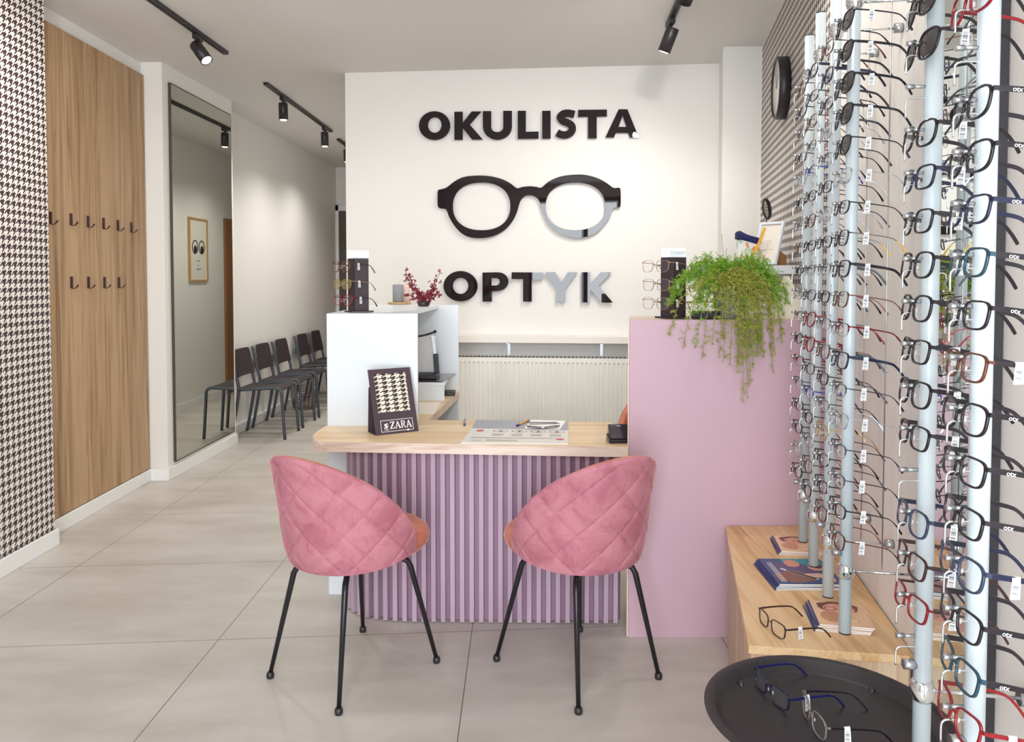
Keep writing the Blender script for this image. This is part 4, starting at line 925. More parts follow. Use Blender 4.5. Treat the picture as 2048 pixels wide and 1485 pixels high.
# red orchid-like sprigs
fc = onz(848, 613, 1.2422); t = thing('red_flowers', 'dark red blossom sprigs in a small dark vase on the white cabinet', 'flowers', (fc.x, fc.y-0.02, 1.2422))
part('vase', MB().lathe([(0.026, 0), (0.03, 0.004), (0.034, 0.02), (0.026, 0.03), (0.024, 0.03), (0.028, 0.02), (1e-6, 0.006)], 28), mat('dark_glass_vase', (52, 40, 48), 0.1), t, world=False)
rnd = random.Random(5); RED = mat('dark_red_petals', (128, 22, 38), 0.55, var=0.3, vscale=60); STM = mat('flower_stem', (84, 40, 40), 0.6)
for k, (tx, tz, bow) in enumerate([(-0.10, 0.205, -0.02), (-0.085, 0.17, 0.0), (-0.06, 0.12, 0.01), (0.088, 0.182, 0.02), (0.062, 0.12, 0.0), (0.045, 0.10, 0.02), (-0.03, 0.09, 0), (0.085, 0.08, 0.01), (-0.095, 0.07, 0.0), (0.01, 0.075, 0)]):
    pts = smooth([(0, 0, 0.01), (tx*0.35+bow, -0.01+0.01*(k % 3), tz*0.45), (tx, -0.015+0.012*(k % 3), tz)], 8); part('stem', MB().tube(pts, 0.0012, 6), STM, t, world=False)
    mb = MB()
    for q in pts[6:]:
        for _ in range(2 if q.z < tz*0.85 else 1):
            cc = Vector(q)+Vector((rnd.gauss(0, 0.010), rnd.gauss(0, 0.007), rnd.gauss(0, 0.008)))
            for j in range(4):
                a = rnd.uniform(0, 2*PI); d1 = Vector((math.cos(a), rnd.uniform(-0.6, 0.6), math.sin(a))).normalized()*rnd.uniform(0.008, 0.013); d2 = d1.cross(Vector((rnd.uniform(-1, 1), 1, rnd.uniform(-1, 1))).normalized())*0.75
                mb.add([cc, cc+d1*0.6+d2*0.6, cc+d1*1.1, cc+d1*0.6-d2*0.6], [(0, 1, 2, 3)])
    part('blossom_cluster', mb, RED, t, world=False, fix=False)
# ================================================================ things on the desk
# fabric sample easel
BL, BR_ = onz(753.9, 870.3, 0.7502)-Vector((0, 0.02, 0)), onz(839, 860, 0.7502)-Vector((0, 0.028, 0)); ex = (BR_-BL).normalized(); eb = Vector((-ex.y, ex.x, 0)); wd = (BR_-BL).length
t = thing('sample_easel', 'black folding card easel with a houndstooth swatch on the desk', 'display card', BL)
EZ = mat('easel_card', (74, 58, 68), 0.5); lean = 0.090; hh = 0.262
Tp = lambda u, v, o=0.0: BL+ex*u+eb*(lean*v/hh)+Vector((0, 0, v))+(Vector((0, 0, lean/hh))-eb).normalized()*o
def quadbox(a, b, c2, d2, n, th_):
    mb = MB(); n = Vector(n).normalized()*th_; P8 = [Vector(x) for x in (a, b, c2, d2)]; vs = P8+[p+n for p in P8]
    return mb.add(vs, [(0, 3, 2, 1), (4, 5, 6, 7), (0, 1, 5, 4), (1, 2, 6, 5), (2, 3, 7, 6), (3, 0, 4, 7)])
part('front_panel', quadbox(Tp(0, 0), Tp(wd, 0), Tp(wd, hh), Tp(0, hh), eb, 0.003), EZ, t)
part('back_leg', quadbox(BL+eb*0.088, BL+ex*wd+eb*0.088, Tp(wd, 0.19)+eb*0.014, Tp(0, 0.19)+eb*0.014, eb, 0.003), EZ, t)
part('base_flap', quadbox(BL+eb*0.0045, BL+ex*wd+eb*0.0045, BL+ex*wd+eb*0.087, BL+eb*0.087, (0, 0, 1), 0.002), EZ, t)
FM = frame(Tp(wd*0.5, hh*0.5, 0.0003), ex, Vector(Tp(0, 1)-Tp(0, 0)))
hl = math.hypot(hh, lean)
def on_face(mb): mb.xf(FM); return mb
sw = MB(); n_ = 16; outl_ = []
x0, x1, z0, z1 = -0.074, 0.070, -0.046, 0.118
for i in range(40):
    f = i/40; side, g = int(f*4), (f*4) % 1; j = rnd.uniform(-0.0012, 0.0012)
    outl_.append([(x0+(x1-x0)*g, z0+j), (x1+j, z0+(z1-z0)*g), (x1-(x1-x0)*g, z1+j), (x0+j, z1-(z1-z0)*g)][side])
swm = flat([outl_], 0.0012)
me = mesh(swm); me.name = 'fabric_swatch'; o = link('fabric_swatch', me, houndstooth('houndstooth_fabric_big', (58, 40, 34), (246, 240, 222), 0.040, 'x', 'y', pz=0.0185), t); o.matrix_local = TM[t.name].inverted() @ FM; TM[o.name] = FM
def word_mesh(loops_list): return flat(loops_list, 0.0006)
# serif capitals drawn as outlines on a unit square (0..1)
def poly_letters(spec, x, y, h, adv):
    out = []
    for ch in spec:
        for lp in SER[ch][0]: out.append([(x+p[0]*h, y+p[1]*h) for p in lp])
        x += SER[ch][1]*h+adv
    return out
SER = {'Z': ([[(0.05,1),(0.72,1),(0.72,0.93),(0.24,0.08),(0.6,0.08),(0.66,0.28),(0.72,0.28),(0.70,0),(0,0),(0,0.07),(0.48,0.92),(0.18,0.92),(0.12,0.76),(0.06,0.76)]], 0.76),
       'A': ([[(0,0),(0,0.05),(0.08,0.07),(0.36,1),(0.46,1),(0.80,0.07),(0.88,0.05),(0.88,0),(0.52,0),(0.52,0.05),(0.61,0.07),(0.54,0.30),(0.25,0.30),(0.18,0.07),(0.27,0.05),(0.27,0)], [(0.28,0.37),(0.52,0.37),(0.39,0.76)]], 0.86),
       'R': ([[(0,0),(0,0.05),(0.09,0.07),(0.09,0.93),(0,0.95),(0,1),(0.42,1),(0.62,0.92),(0.66,0.74),(0.6,0.58),(0.46,0.50),(0.72,0.08),(0.82,0.05),(0.82,0),(0.60,0),(0.32,0.48),(0.24,0.48),(0.24,0.07),(0.34,0.05),(0.34,0)], [(0.24,0.56),(0.38,0.57),(0.49,0.65),(0.50,0.80),(0.42,0.91),(0.24,0.93)]], 0.80)}
zy = -0.117
mb = word_mesh(poly_letters('ZARA', -0.030, zy, 0.030, 0.0)); part('lettering', on_face(mb), PAPER, t)
bd = word_mesh([[(-0.070, zy-0.011), (0.074, zy-0.011), (0.074, zy+0.038), (-0.070, zy+0.038)], [(-0.068, zy-0.009), (0.072, zy-0.009), (0.072, zy+0.036), (-0.068, zy+0.036)]]); part('logo_border', on_face(bd), PAPER, t)
em = MB()
for (ax_, ay_, rr) in ((-0.050, 0.018, 0.0055), (-0.042, 0.022, 0.004), (-0.047, 0.010, 0.006), (-0.040, 0.012, 0.004), (-0.054, 0.005, 0.0035), (-0.044, 0.003, 0.003)):
    em.add([(ax_+rr*math.cos(2*PI*i/9)*rnd.uniform(0.7, 1.1), zy+ay_+rr*math.sin(2*PI*i/9)*rnd.uniform(0.7, 1.1), 0.0006) for i in range(9)], [tuple(range(9))])
part('logo_figure', on_face(em), PAPER, t, fix=False)
part('lettering', on_face(text('FABRICS', 0.0062, 0.0006).xf(Matrix.Translation((-0.046, zy-0.003, 0)))), PAPER, t)
part('logo_mark', on_face(MB().box(0.044, 0.054, zy-0.0135, zy-0.0075, 0, 0.0007)), PAPER, t)
# brochure
Z0 = 0.7502
q = [onz(x, y, Z0) for (x, y) in ((952.4, 840.8), (1134.9, 841.7), (1136.7, 863), (943, 859), (1135.8, 889.6), (921.7, 887.8))]
q[0].y = min(q[0].y, 3.50); q[1].y = min(q[1].y, 3.47)
t = thing('order_brochure', 'open printed brochure lying on the desk, grey page and white page', 'brochure', q[3])
BG = mat('brochure_grey', (164, 166, 178), 0.4); BW_ = mat('brochure_white', (232, 228, 222), 0.4)
mb = MB(); mb.prism([q[3], q[2], q[1], q[0]], Z0, Z0+0.003); part('grey_page', mb, BG, t)
mb = MB(); mb.prism([q[5], q[4], q[2], q[3]], Z0, Z0+0.004); part('white_page', mb, BW_, t)
def inq(u, v, z): return ((q[5]*(1-u)+q[4]*u)*(1-v)+(q[3]*(1-u)+q[2]*u)*v)*1.0+Vector((0, 0, z))
def patch(u0, u1, v0, v1, m, nm, zz=0.0042, rnd_=False):
    if rnd_: pts = [inq((u0+u1)/2+(u1-u0)/2*math.cos(2*PI*i/20), (v0+v1)/2+(v1-v0)/2*math.sin(2*PI*i/20), 0) for i in range(20)]
    else: pts = [inq(a_, b_, 0) for a_, b_ in ((u0, v0), (u1, v0), (u1, v1), (u0, v1))]
    mb = MB(); mb.prism(pts, Z0+zz-0.0001, Z0+zz+0.0001); part(nm, mb, m, t)
BR = mat('brochure_red', (206, 96, 96), 0.5); BT = mat('brochure_text', (196, 190, 176), 0.5); BD_ = mat('brochure_line', (120, 116, 116), 0.5)
patch(0.065, 0.145, 0.76, 0.92, BR, 'red_dot', rnd_=True); patch(0.88, 0.965, 0.22, 0.36, BR, 'red_dot', rnd_=True)
patch(0.06, 0.88, 0.33, 0.36, BD_, 'rule')
for k in range(4):
    u = 0.24+k*0.19
    patch(u+0.01, u+0.12, 0.48, 0.66, BT, 'text_block'); patch(u-0.005, u+0.155, 0.76, 0.92, BD_, 'printed_lens', rnd_=True); patch(u+0.01, u+0.07, 0.79, 0.89, BW_, 'printed_lens', 0.0044, True); patch(u+0.085, u+0.145, 0.79, 0.89, BW_, 'printed_lens', 0.0044, True)
patch(0.22, 0.52, 0.12, 0.22, BT, 'text_block'); patch(0.08, 0.18, 0.12, 0.18, BT, 'text_block')
Z1 = Z0+0.0034
pp = [onz(x, y, Z1) for (x, y) in ((1049, 857), (1120, 860), (1132, 842.5), (1062, 840.5))]
mb = MB(); mb.prism(pp, Z1-0.0002, Z1+0.0012); single('note_sheet', mb, PAPER, 'white sheet of paper on the grey brochure page under the eyeglasses', 'paper', pp[0])
V['dk'] = ('slim', A_BLACK, A_BLACK, LENS, 0.0022, 0.004, False, '')
g0 = onz(1086, 858, Z1+0.0014)
glasses('slim', A_BLACK, A_BLACK, LENS, 'black eyeglasses lying folded on the white sheet on the desk', Vector((g0.x, g0.y+0.005, Z1+0.0014+0.003)), 0.05, rim=0.0024, th=0.006, tag=False, fold=True, pitch=PI/2)
def pen(a, b, z, r, m, m2, lab):
    A, B = onz(*a, z), onz(*b, z); A.z = B.z = z+r; t = thing('ballpoint_pen', lab, 'pen', A)
    d = (B-A).normalized(); L_ = (B-A).length
    part('barrel', MB().tube([A+d*0.03, B], r, 6), m, t); part('cap', MB().tube([A, A+d*0.002, A+d*0.03], [r*0.8, r*1.15, r*1.15], 10), m2, t); part('tail_plug', MB().tube([B, B+d*0.004], r*0.9, 8), m2, t)
BLUEC = mat('pen_blue', (52, 50, 130), 0.3)
pen((1033, 854), (1058, 842.5), Z1, 0.004, mat('pen_orange', (232, 152, 44), 0.35), BLUEC, 'orange ballpoint pen with blue cap resting on the brochure')
pen((929, 853), (930, 841.5), 0.7502, 0.0042, mat('pen_violet', (150, 146, 196), 0.3), BLUEC, 'violet pen lying on the desk left of the brochure')
# card reader
c = onz(1237, 884, 0.7502); t = thing('card_reader', 'small black card terminal in a cradle at the right end of the desk', 'card terminal', (c.x, c.y, 0.7502), math.radians(4))
KB = mat('terminal_black', (44, 36, 48), 0.25)
part('cradle', MB().strip([[(x, -0.034, 0.0), (x, -0.036, 0.014), (x, 0.03, 0.03), (x, 0.036, 0.0)] for x in (-0.043, 0.043)]), KB, t, world=False, bevel=0.003)
pr_ = [(-0.030, 0.0145), (-0.034, 0.020), (-0.026, 0.030), (0.0, 0.062), (0.012, 0.068), (0.03, 0.064), (0.031, 0.031)]
part('terminal', MB().strip([[(x, y, z) for y, z in pr_] for x in (-0.038, 0.038)]), KB, t, world=False, bevel=0.003)
part('logo', MB().ball((0, -0.0005, 0.0625), 0.009, 16, (1.1, 0.5, 0.35)), mat('logo_grey', (150, 146, 160), 0.4), t, world=False)
# things on the side worktop
c = Vector((-0.55, 4.2, 0.7502)); t = thing('desktop_riser', 'white riser shelf with black glass top on the side worktop', 'riser', c)
part('board', MB().box(-0.760, -0.352, 4.052, 4.40, 0.832, 0.848), LAMINATE, t, bevel=0.001)
part('front_panel', MB().box(-0.760, -0.356, 4.055, 4.07, 0.7504, 0.8316), LAMINATE, t)
part('glass_top', MB().prism([(-0.757, 4.056), (-0.365, 4.056), (-0.318, 4.396), (-0.757, 4.396)], 0.8484, 0.8524), mat('black_glass', (64, 54, 56), 0.06), t)
c = Vector((-0.52, 4.22, 0.8525)); t = thing('document_scanner', 'white and black desktop device with curved black top bar on the riser', 'scanner', c)
part('base', MB().box(-0.62, -0.405, 4.13, 4.33, 0.8526, 0.880), BLACK, t, bevel=0.006)
part('body', MB().box(-0.62, -0.42, 4.20, 4.31, 0.8802, 1.075), mat('device_grey', (222, 222, 224), 0.3), t, bevel=0.008)
part('stem', MB().bar((-0.408, 4.2, 0.8802), (-0.415, 4.2, 0.985), 0.026, 0.03, (0, 1, 0)), BLACK, t, bevel=0.003); part('stem_tube', MB().bar((-0.418, 4.2, 0.9852), (-0.432, 4.2, 1.085), 0.014, 0.012, (0, 1, 0)), STEEL, t)
part('top_bar', MB().tube(smooth([(-0.62, 4.19, 1.072), (-0.55, 4.19, 1.076), (-0.48, 4.19, 1.085), (-0.424, 4.19, 1.102)], 5), 0.0055, 8), BLACK, t); part('end_knob', MB().ball((-0.417, 4.19, 1.106), 0.009, 12), BLACK, t)
pp = [onz(x, y, 0.7502) for (x, y) in ((838, 828), (868, 828), (881, 806), (838, 806))]; mb = MB(); mb.prism(pp, 0.7502, 0.7518); single('printed_sheet', mb, mat('form_paper', (246, 238, 226), 0.6), 'printed sheet lying on the side worktop beside the riser', 'paper', pp[0])
c = onz(903, 791, 0.7502); single('black_case', MB().box(-0.05, 0.02, -0.03, 0.06, 0, 0.022), BLACK, 'small black case on the side worktop under the riser edge', 'case', (c.x, c.y, 0.7502), bevel=0.003, world=False)

# ================================================================ corner behind the mauve counter
t = thing('corner_shelf', 'thick white shelf on the houndstooth wall above the mauve counter', 'shelf', (1.2, 3.9, 1.42))
mb = MB(); e1, e2 = onwall(3.56, 0.003, 0), onwall(4.55, 0.003, 0); mb.prism([(1.030, 3.58), (e1.x, 3.56), (e2.x, 4.55), (1.20, 4.55)], 1.415, 1.455); part('board', mb, LAMINATE, t, bevel=0.0015)
for y in (3.85, 4.35):
    p1, p2 = onwall(y, 0.0035, 1.4145), onwall(y, 0.20, 1.4145); part('bracket', MB().bar(p1-Vector((0, 0, 0.004)), p2-Vector((0, 0, 0.004)), 0.02, 0.006), TRIM, t)
SZ = 1.4552
# picture frame
f0, f1, f2, f3 = aty(1521, 527.5, 3.66), aty(1549, 528, 3.64), aty(1575.7, 430, 3.74), aty(1535, 436.5, 3.76); f0.z = f1.z = SZ
t = thing('photo_frame', 'white framed card leaning back on the white shelf', 'picture frame', f0)
fx = (f1-f0).normalized(); fu = (f3-f0); nn = fx.cross(fu).normalized()
FW = 0.150; fx = Vector((0.62, -0.78, 0)).normalized(); FHt = 0.215; up_ = (Vector((0, 0, 1))*0.93+Vector((0.78, 0.62, 0))*0.32).normalized()
fo = Vector((1.205, 3.70, SZ+0.004)); Mf = frame(fo+up_*FHt/2, fx, up_)
def rect_ring(w_, h_, b_): return [[(-w_/2, -h_/2), (w_/2, -h_/2), (w_/2, h_/2), (-w_/2, h_/2)], [(-w_/2+b_, -h_/2+b_), (w_/2-b_, -h_/2+b_), (w_/2-b_, h_/2-b_), (-w_/2+b_, h_/2-b_)]]
mb = flat(rect_ring(0.130, FHt, 0.012), 0.014); mb.xf(Mf); part('moulding', mb, LAMINATE, t)
mb = MB().box(-0.0525, 0.0525, -FHt/2+0.0135, FHt/2-0.0135, 0.001, 0.006); mb.xf(Mf); part('card', mb, mat('cream_card', (242, 234, 220), 0.5), t)
for k, (w_, y_) in enumerate(((0.03, 0.012), (0.026, -0.002), (0.01, -0.016), (0.06, -0.032))):
    mb = MB().box(-w_/2, w_/2, y_-0.002, y_+0.002, 0.0061, 0.0065); mb.xf(Mf); part('text_line', mb, mat('faint_print', (216, 206, 190), 0.6), t)
mb = MB().box(-0.02, 0.02, -FHt/2+0.002, 0.03, -0.003, -0.001); mb.xf(Mf); part('back_strut', mb, mat('kraft_board', (160, 112, 66), 0.7), t)
single('kraft_box', MB().strip([[(1.262, y, SZ), (1.345, y, SZ), (1.345, y, SZ+0.050), (1.275, y, SZ+0.10)] for y in (3.80, 3.92)]), mat('kraft_board', (160, 112, 66), 0.7), 'brown kraft card wedge behind the white picture frame', 'card box', (1.28, 3.86, SZ))
# bag with navy cloth
c = aty(1494, 530, 3.72); c.z = SZ; t = thing('gift_bag', 'clear patterned bag with navy cloth top on the white shelf', 'bag', c)
def patt():
    m = bpy.data.materials.new('patterned_wrap'); m.use_nodes = True; nt = m.node_tree; N = nt.nodes.new; L = nt.links.new; b = nt.nodes['Principled BSDF']; tc = N('ShaderNodeTexCoord')
    vz = N('ShaderNodeTexVoronoi'); vz.inputs['Scale'].default_value = 38; L(tc.outputs['Object'], vz.inputs['Vector']); cr = N('ShaderNodeValToRGB'); cr.color_ramp.interpolation = 'CONSTANT'; e = cr.color_ramp.elements
    e[0].color = (*lin((236, 236, 228)), 1); e[1].position = 0.75; e[1].color = (*lin((228, 150, 110)), 1)
    for p_, c_ in ((0.35, (160, 205, 196)), (0.55, (240, 238, 232)), (0.68, (200, 214, 190))): k = e.new(p_); k.color = (*lin(c_), 1)
    sx = N('ShaderNodeSeparateXYZ'); L(vz.outputs['Color'], sx.inputs[0]); L(sx.outputs[0], cr.inputs[0]); L(cr.outputs[0], b.inputs['Base Color']); b.inputs['Roughness'].default_value = 0.25; return m
part('wrap', MB().strip([[(-0.048*s_, -0.03*s_, z), (0.046*s_, -0.032*s_, z), (0.05*s_, 0.03*s_, z), (-0.046*s_, 0.032*s_, z)] for z, s_ in ((0.0, 0.96), (0.05, 1.04), (0.10, 0.98), (0.125, 0.92))], smooth=False), patt(), t, world=False, bevel=0.006)
part('cloth', MB().strip([[(-0.05*s_+o_, -0.034*s_, z-dz), (0.05*s_+o_, -0.036*s_, z-0.03+dz), (0.05*s_+o_, 0.034*s_, z-0.02), (-0.05*s_+o_, 0.034*s_, z)] for z, s_, o_, dz in ((0.128, 1.02, 0, 0), (0.142, 1.08, 0.004, 0.006), (0.160, 0.95, -0.004, 0.004), (0.168, 0.5, -0.016, 0))], smooth=True), mat('navy_cloth', (34, 36, 88), 0.9), t, world=False, bevel=0.004)
rb = smooth([aty(1530, 456, 3.66), aty(1520, 482, 3.62), aty(1508, 506, 3.60), aty(1494, 528, 3.60)], 5); rb[-1].z = SZ+0.004
mb = MB(); mb.strip([[p+Vector((-0.006, 0, 0)), p+Vector((0.006, -0.001, 0)), p+Vector((0.006, 0.002, 0.001)), p+Vector((-0.006, 0.003, 0.001))] for p in rb]); single('yellow_ribbon', mb, mat('orange_yellow_ribbon', (232, 166, 44), 0.4), 'orange-yellow strip leaning between the bag and the white frame', 'ribbon', rb[-1])
# wire organiser with little round mirrors
c = aty(1532, 450, 4.05); c.z = SZ; t = thing('mirror_stand', 'black wire organiser with small round mirror on the white shelf', 'table mirror', c)
wr = MB(); W_, D_, H_ = 0.07, 0.05, 0.12
part('basket', (lambda m_: ([m_.tube([(x, y, 0.001), (x, y, H_)], 0.0018, 6) for x in [(-W_/2)+W_*i/6 for i in range(7)] for y in (-D_/2, D_/2)], [m_.tube([(-W_/2, -D_/2, z), (W_/2, -D_/2, z), (W_/2, D_/2, z), (-W_/2, D_/2, z)], 0.002, 6, closed=True) for z in (0.003, H_/2, H_)], m_)[-1])(MB()), BLACK, t, world=False)
Mm = Matrix.Translation((0.0, -0.01, 0.300)) @ Matrix.Rotation(math.radians(50), 4, 'Z') @ Matrix.Rotation(math.radians(84), 4, 'X')
mb = MB().tube([(0.052*math.cos(2*PI*i/40), 0.052*math.sin(2*PI*i/40), 0) for i in range(40)], 0.005, 8, closed=True); mb.xf(Mm); part('mirror_rim', mb, BLACK, t, world=False)
mb = MB().lathe([(1e-6, -0.002), (0.048, -0.002), (0.048, 0.002), (1e-6, 0.002)], 36); mb.xf(Mm); part('mirror_disc', mb, MIRR, t, world=False)
part('post', MB().tube([(0, 0, H_), (0, -0.008, 0.247)], 0.003, 8), BLACK, t, world=False)
part('scroll', MB().tube([(0.045+0.022*math.cos(a/10), 0.0, 0.145+0.03*math.sin(a/10)) for a in range(0, 50, 3)], 0.0022, 6), BLACK, t, world=False)
# tent card on the counter
CZ = 1.2362
c0 = onz(1553, 641, CZ); t = thing('tent_card', 'cream tent card standing at the right end of the mauve counter', 'tent card', (1.10, 3.10, CZ))
# folded sheet seen end-on: a triangular prism, its open side to the aisle
A_, B_, T_ = Vector((1.030, 3.06, CZ)), Vector((1.175, 3.04, CZ)), Vector((1.092, 3.06, CZ+0.168)); dp = Vector((0.02, 0.11, 0))
TCM = mat('tent_card_cream', (232, 222, 204), 0.5)
part('left_face', quadbox(A_, A_+dp, T_+dp, T_, (T_-A_).cross(dp), 0.002), TCM, t); part('right_face', quadbox(B_, B_+dp, T_+dp, T_, (B_-T_).cross(dp)*-1, 0.002), TCM, t)
part('end_face', quadbox(A_, B_, T_+Vector((0.001, 0, 0)), T_, (0, -1, 0), 0.0015), TCM, t)
mb = MB(); mb.ball(B_*0.5+T_*0.5+dp*0.3+Vector((-0.004, 0, 0.012)), 0.03, 14, (0.06, 0.7, 1)); 
# black plate riser with brass bar beside the display
c = onz(1412, 638, CZ); t = thing('phone_stand', 'low black stand with a brass bar beside the display on the mauve counter', 'stand', (c.x, c.y, CZ))
part('base', MB().box(-0.055, 0.055, -0.012, 0.03, 0.0002, 0.03), BLACK, t, world=False, bevel=0.006); part('brass_bar', MB().bar((-0.075, 0.01, 0.066), (0.045, 0.01, 0.066), 0.008, 0.005), mat('brass', (170, 140, 70), 0.3, metal=0.9), t, world=False); part('post', MB().bar((0.04, 0.01, 0.03), (0.04, 0.01, 0.064), 0.006, 0.006, (0, 1, 0)), BLACK, t, world=False)
# asparagus fern
rnd = random.Random(11)
PC = Vector((0.875, 3.10, CZ)); t = thing('asparagus_fern', 'trailing green asparagus fern in a grey pot spilling over the mauve counter', 'potted plant', PC)
part('pot', MB().lathe([(0.052, 0), (0.056, 0.004), (0.072, 0.125), (0.074, 0.130), (0.070, 0.132), (0.066, 0.126), (0.064, 0.11), (1e-6, 0.11)], 40), mat('grey_pot', (142, 146, 142), 0.6), t, world=False)
GRN = mat('fern_green', (124, 172, 40), 0.6, var=0.35, vscale=25); OLV = mat('fern_olive', (158, 160, 62), 0.6, var=0.3, vscale=25); STG = mat('fern_stem', (140, 140, 70), 0.6)
leaves = {0: MB(), 1: MB()}; stems = MB(); top0 = PC+Vector((0, 0, 0.115))
def stem_path(tx, ty, tz, arch):
    """from the pot up and over to a target given relative to the pot top"""
    e = top0+Vector((tx, ty, tz)); s0 = top0+Vector((rnd.uniform(-0.03, 0.03), rnd.uniform(-0.03, 0.02), 0))
    m1 = top0+Vector((tx*0.42, ty*0.55, arch)); m2 = top0+Vector((tx*0.82, ty*0.95, arch*0.55+tz*0.30))
    return smooth([s0, m1, m2, e], 9)
def clampp(p):
    if p.y > 2.955 and p.z < CZ+0.004: p.z = CZ+0.004
    lim = RW(p.y)-0.03
    if p.x > lim: p.x = lim
    return p
def needles(p, d, sz, mb, k=6):
    for _ in range(k):
        v = Vector((rnd.gauss(0, 1), rnd.gauss(0, 1), rnd.gauss(0, 1))).normalized(); v = (v+d*0.7).normalized()*sz*rnd.uniform(0.6, 1.15); s_ = v.cross(Vector((rnd.gauss(0, 1), rnd.gauss(0, 1), rnd.gauss(0, 1)))).normalized()*sz*0.055
        mb.add([p-s_, p+s_, p+v*0.55+s_*1.3, p+v, p+v*0.55-s_*1.3], [(0, 1, 2, 3, 4)])
def grow(path, kind, dens, side, sz=0.014):
    path = [clampp(Vector(p)) for p in path]; stems.tube(path, 0.0009, 5, caps=False); n = len(path)
    for i in range(2, n):
        a, b = path[i-1], path[i]; d = (b-a).normalized() if (b-a).length > 1e-6 else Vector((0, 0, -1))
        for j in range(dens):
            p = a.lerp(b, rnd.random()); 
            if rnd.random() < 0.6 and i < n-1:
                br = Vector((rnd.gauss(0, 1), rnd.gauss(0, 0.7), rnd.gauss(0, 0.8))).normalized(); br = (br+d*0.8).normalized(); L_ = rnd.uniform(0.012, side)*(1-0.5*i/n)
                e = clampp(p+br*L_); stems.tube([p, e], 0.0005, 4, caps=False)
                for q_ in range(max(2, int(L_/0.007))): needles(p.lerp(e, (q_+1)/max(2, int(L_/0.007))), br, sz, leaves[kind], 5)
            else: needles(p, d, sz, leaves[kind], 4)
for k in range(46):   # bushy crown
    a = rnd.uniform(0, 2*PI); r_ = rnd.uniform(0.04, 0.20); tx = math.cos(a)*r_*1.0-0.01; ty = math.sin(a)*r_*0.45-0.03
    grow(stem_path(tx, ty, rnd.uniform(-0.07, 0.10)-abs(tx)*0.2, rnd.uniform(0.04, 0.12)), 0, 2, 0.05)
for k in range(20):   # long shoots to the left and right above the counter
    sgn = -1 if k < 13 else 1; tx = sgn*rnd.uniform(0.14, 0.27 if sgn < 0 else 0.20)
    grow(stem_path(tx, rnd.uniform(-0.14, -0.02), rnd.uniform(-0.10, 0.02), rnd.uniform(0.06, 0.14)), 0, 2, 0.045)
for k in range(34):   # hanging over the front edge
    tx = rnd.uniform(-0.17, 0.14) if k < 24 else rnd.uniform(-0.29, 0.20); dep = 0.36-abs(tx+0.02)*1.15 if k < 24 else 0.19; tz = -0.115-rnd.uniform(0.25, 1.0)*max(0.10, dep)*0.62
    grow(stem_path(tx, -0.165-rnd.uniform(0, 0.05), tz, rnd.uniform(0.03, 0.08)), 1 if rnd.random() < 0.75 else 0, 2, 0.04)
for (tx, tz) in ((-0.005, -0.43), (0.012, -0.40), (0.11, -0.31), (-0.16, -0.26), (0.02, -0.36)):
    grow(stem_path(tx, -0.19, tz, 0.06), 1, 2, 0.03)
for (px, py) in ((1443, 467), (1453, 497), (1450, 515)):
    e = aty(px, py, 3.05); stems.tube(smooth([top0, top0.lerp(e, 0.5)+Vector((-0.01, 0, 0.02)), e], 6), 0.0009, 5)
part('stems', stems, STG, t, kind='stuff', fix=False); part('leaves', leaves[0], GRN, t, kind='stuff', fix=False); part('leaves', leaves[1], OLV, t, kind='stuff', label='olive yellow hanging leaves', fix=False)
for o in t.children:
    if 'leaves' in o.name: o.data.polygons.foreach_set('use_smooth', [False]*len(o.data.polygons))
# ================================================================ corridor
CW = lambda y: -2.478+(y-6.4)*0.0352
def waiting_chair(loc, rz, lab):
    t = thing('waiting_chair', lab, 'chair', loc, rz, 'black waiting chairs along the corridor wall')
    for sx in (-0.19, 0.19):
        part('side_frame', MB().tube(smooth([(sx, 0.225, 0.0), (sx, 0.205, 0.30), (sx, 0.198, 0.41), (sx, 0.170, 0.441), (sx, 0.13, 0.445), (sx, -0.13, 0.430), (sx, -0.175, 0.425)], 5), 0.0135, 10), mat('chair_tube', (74, 78, 86), 0.35, metal=0.3), t, world=False)
        part('leg', MB().tube(smooth([(sx*0.97, -0.250, 0.0), (sx*0.97, -0.20, 0.25), (sx*0.97, -0.176, 0.43), (sx*0.97, -0.20, 0.56), (sx*0.97, -0.245, 0.76)], 5), 0.0135, 10), mat('chair_tube', (74, 78, 86), 0.35, metal=0.3), t, world=False)
    m_ = MB(); secs = []
    for i in range(11):
        f = i/10; y = 0.20-0.385*f; z = 0.462-0.018*math.sin(PI*f)-0.02*f-(0.03*(max(0, 0.12-f)/0.12)**2)
        secs.append([(-0.175, y, z), (0.175, y, z), (0.18, y, z-0.010), (-0.18, y, z-0.010)])
    part('seat', m_.strip(secs, smooth=False), GREY, t, world=False)
    m_ = MB(); secs = []
    for i in range(9):
        f = i/8; z = 0.535+0.235*f; y = -0.185-0.045*f; w_ = 0.185-0.012*f-(0.02 if i == 8 else 0)
        secs.append([(-w_, y+0.004, z), (-w_*0.5, y-0.012, z), (w_*0.5, y-0.012, z), (w_, y+0.004, z), (w_, y+0.014, z), (w_*0.5, y-0.002, z), (-w_*0.5, y-0.002, z), (-w_, y+0.014, z)])
    part('backrest', m_.strip(secs, smooth=False), GREY, t, world=False, bevel=0.004)
    return t
w0 = None
for i, y in enumerate((6.84, 7.35, 7.88, 8.58, 9.10)):
    lab = f"dark waiting chair in the corridor, {['nearest of the row, beside the tall mirror', 'second from the mirror', 'third from the mirror', 'fourth from the mirror', 'farthest of the row'][i]}"
    if w0 is None: w0 = waiting_chair((CW(y)+0.285, y, 0), math.radians(-92), lab)
    else: dup(w0, (CW(y)+0.285, y, 0), math.radians(-92), lab)
t = thing('wire_basket', 'dark woven wire basket on the floor behind the waiting chairs', 'basket', (-2.22, 8.25, 0))
m_ = MB()
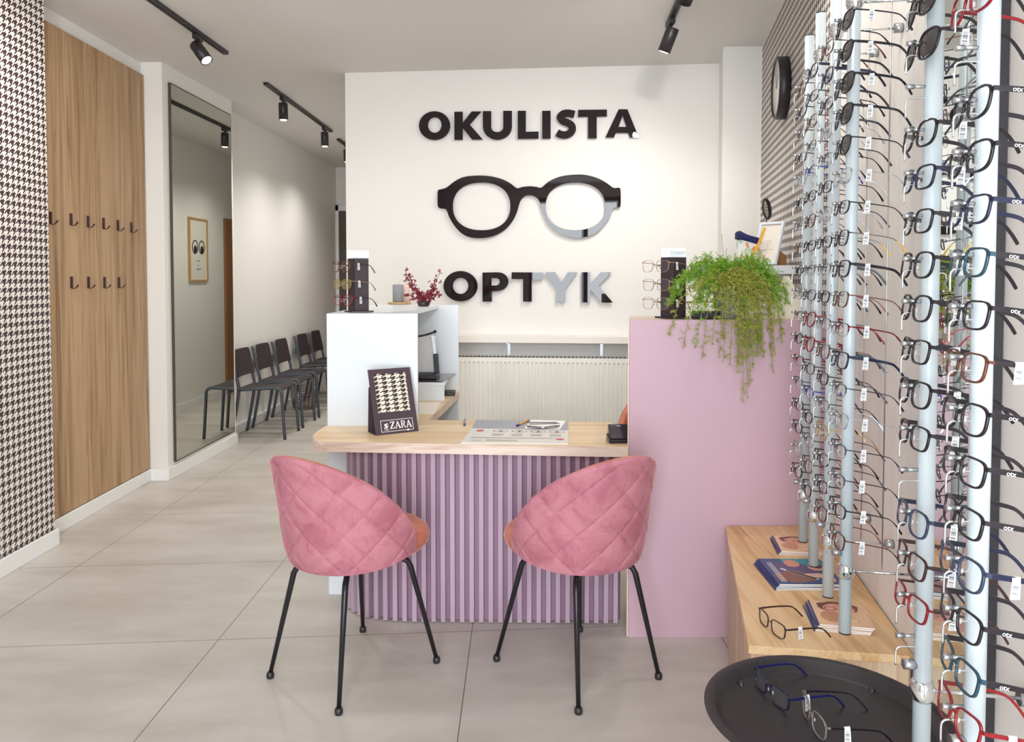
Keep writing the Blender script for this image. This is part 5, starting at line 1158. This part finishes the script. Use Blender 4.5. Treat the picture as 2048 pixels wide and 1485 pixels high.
for k in range(18):
    a = 2*PI*k/18; m_.tube([(0.12*math.cos(a), 0.10*math.sin(a), 0.004), (0.15*math.cos(a), 0.13*math.sin(a), 0.26)], 0.003, 6)
for z in [0.02+0.03*i for i in range(9)]:
    r_ = 0.12+0.03*z/0.26; m_.tube([(r_*math.cos(2*PI*i/24), (r_-0.02)*math.sin(2*PI*i/24), z) for i in range(24)], 0.003, 6, closed=True)
part('mesh', m_, mat('basket_wire', (110, 86, 80), 0.5), t, world=False); part('bottom', MB().lathe([(1e-6, 0.001), (0.11, 0.001), (0.11, 0.005), (1e-6, 0.005)], 24), mat('basket_wire', (110, 86, 80), 0.5), t, world=False)
# poster on the partition, seen in the tall mirror
DXN = Vector((-1, 0.0447, 0)).normalized(); py = 8.42
pc = Vector((DX(py)-0.002, py, 1.70)); t = thing('framed_poster', 'wood framed poster with eyeglasses drawing, seen in the tall mirror', 'poster', pc)
Mp = frame(pc, (-0.0447, -1, 0))
mb = flat(rect_ring(0.47, 0.69, 0.018), 0.02); mb.xf(Mp); part('frame', mb, mat('pale_wood_frame', (196, 156, 98), 0.5), t)
mb = MB().box(-0.2165, 0.2165, -0.3265, 0.3265, 0.004, 0.008); mb.xf(Mp); part('sheet', mb, mat('poster_paper', (232, 228, 218), 0.5), t)
INK = mat('poster_ink', (54, 46, 50), 0.5)
for sd in (-1, 1):
    mb = MB().tube([(sd*0.085+0.068*math.cos(2*PI*i/28), 0.03+0.07*math.sin(2*PI*i/28), 0.0085) for i in range(28)], 0.006, 6, closed=True); mb.xf(Mp); part('drawn_rim', mb, INK, t)
    mb = MB().lathe([(1e-6, 0.0081), (0.042, 0.0081), (0.042, 0.0088), (1e-6, 0.0088)], 20, (sd*0.085-0.01, 0.005, 0)); mb.xf(Mp); part('drawn_eye', mb, INK, t)
for (w_, z_) in ((0.07, -0.12), (0.03, -0.17), (0.12, -0.21)):
    mb = MB().box(-w_/2, w_/2, z_-0.006, z_+0.006, 0.0082, 0.0088); mb.xf(Mp); part('text_line', mb, mat('poster_text', (150, 144, 138), 0.5), t)
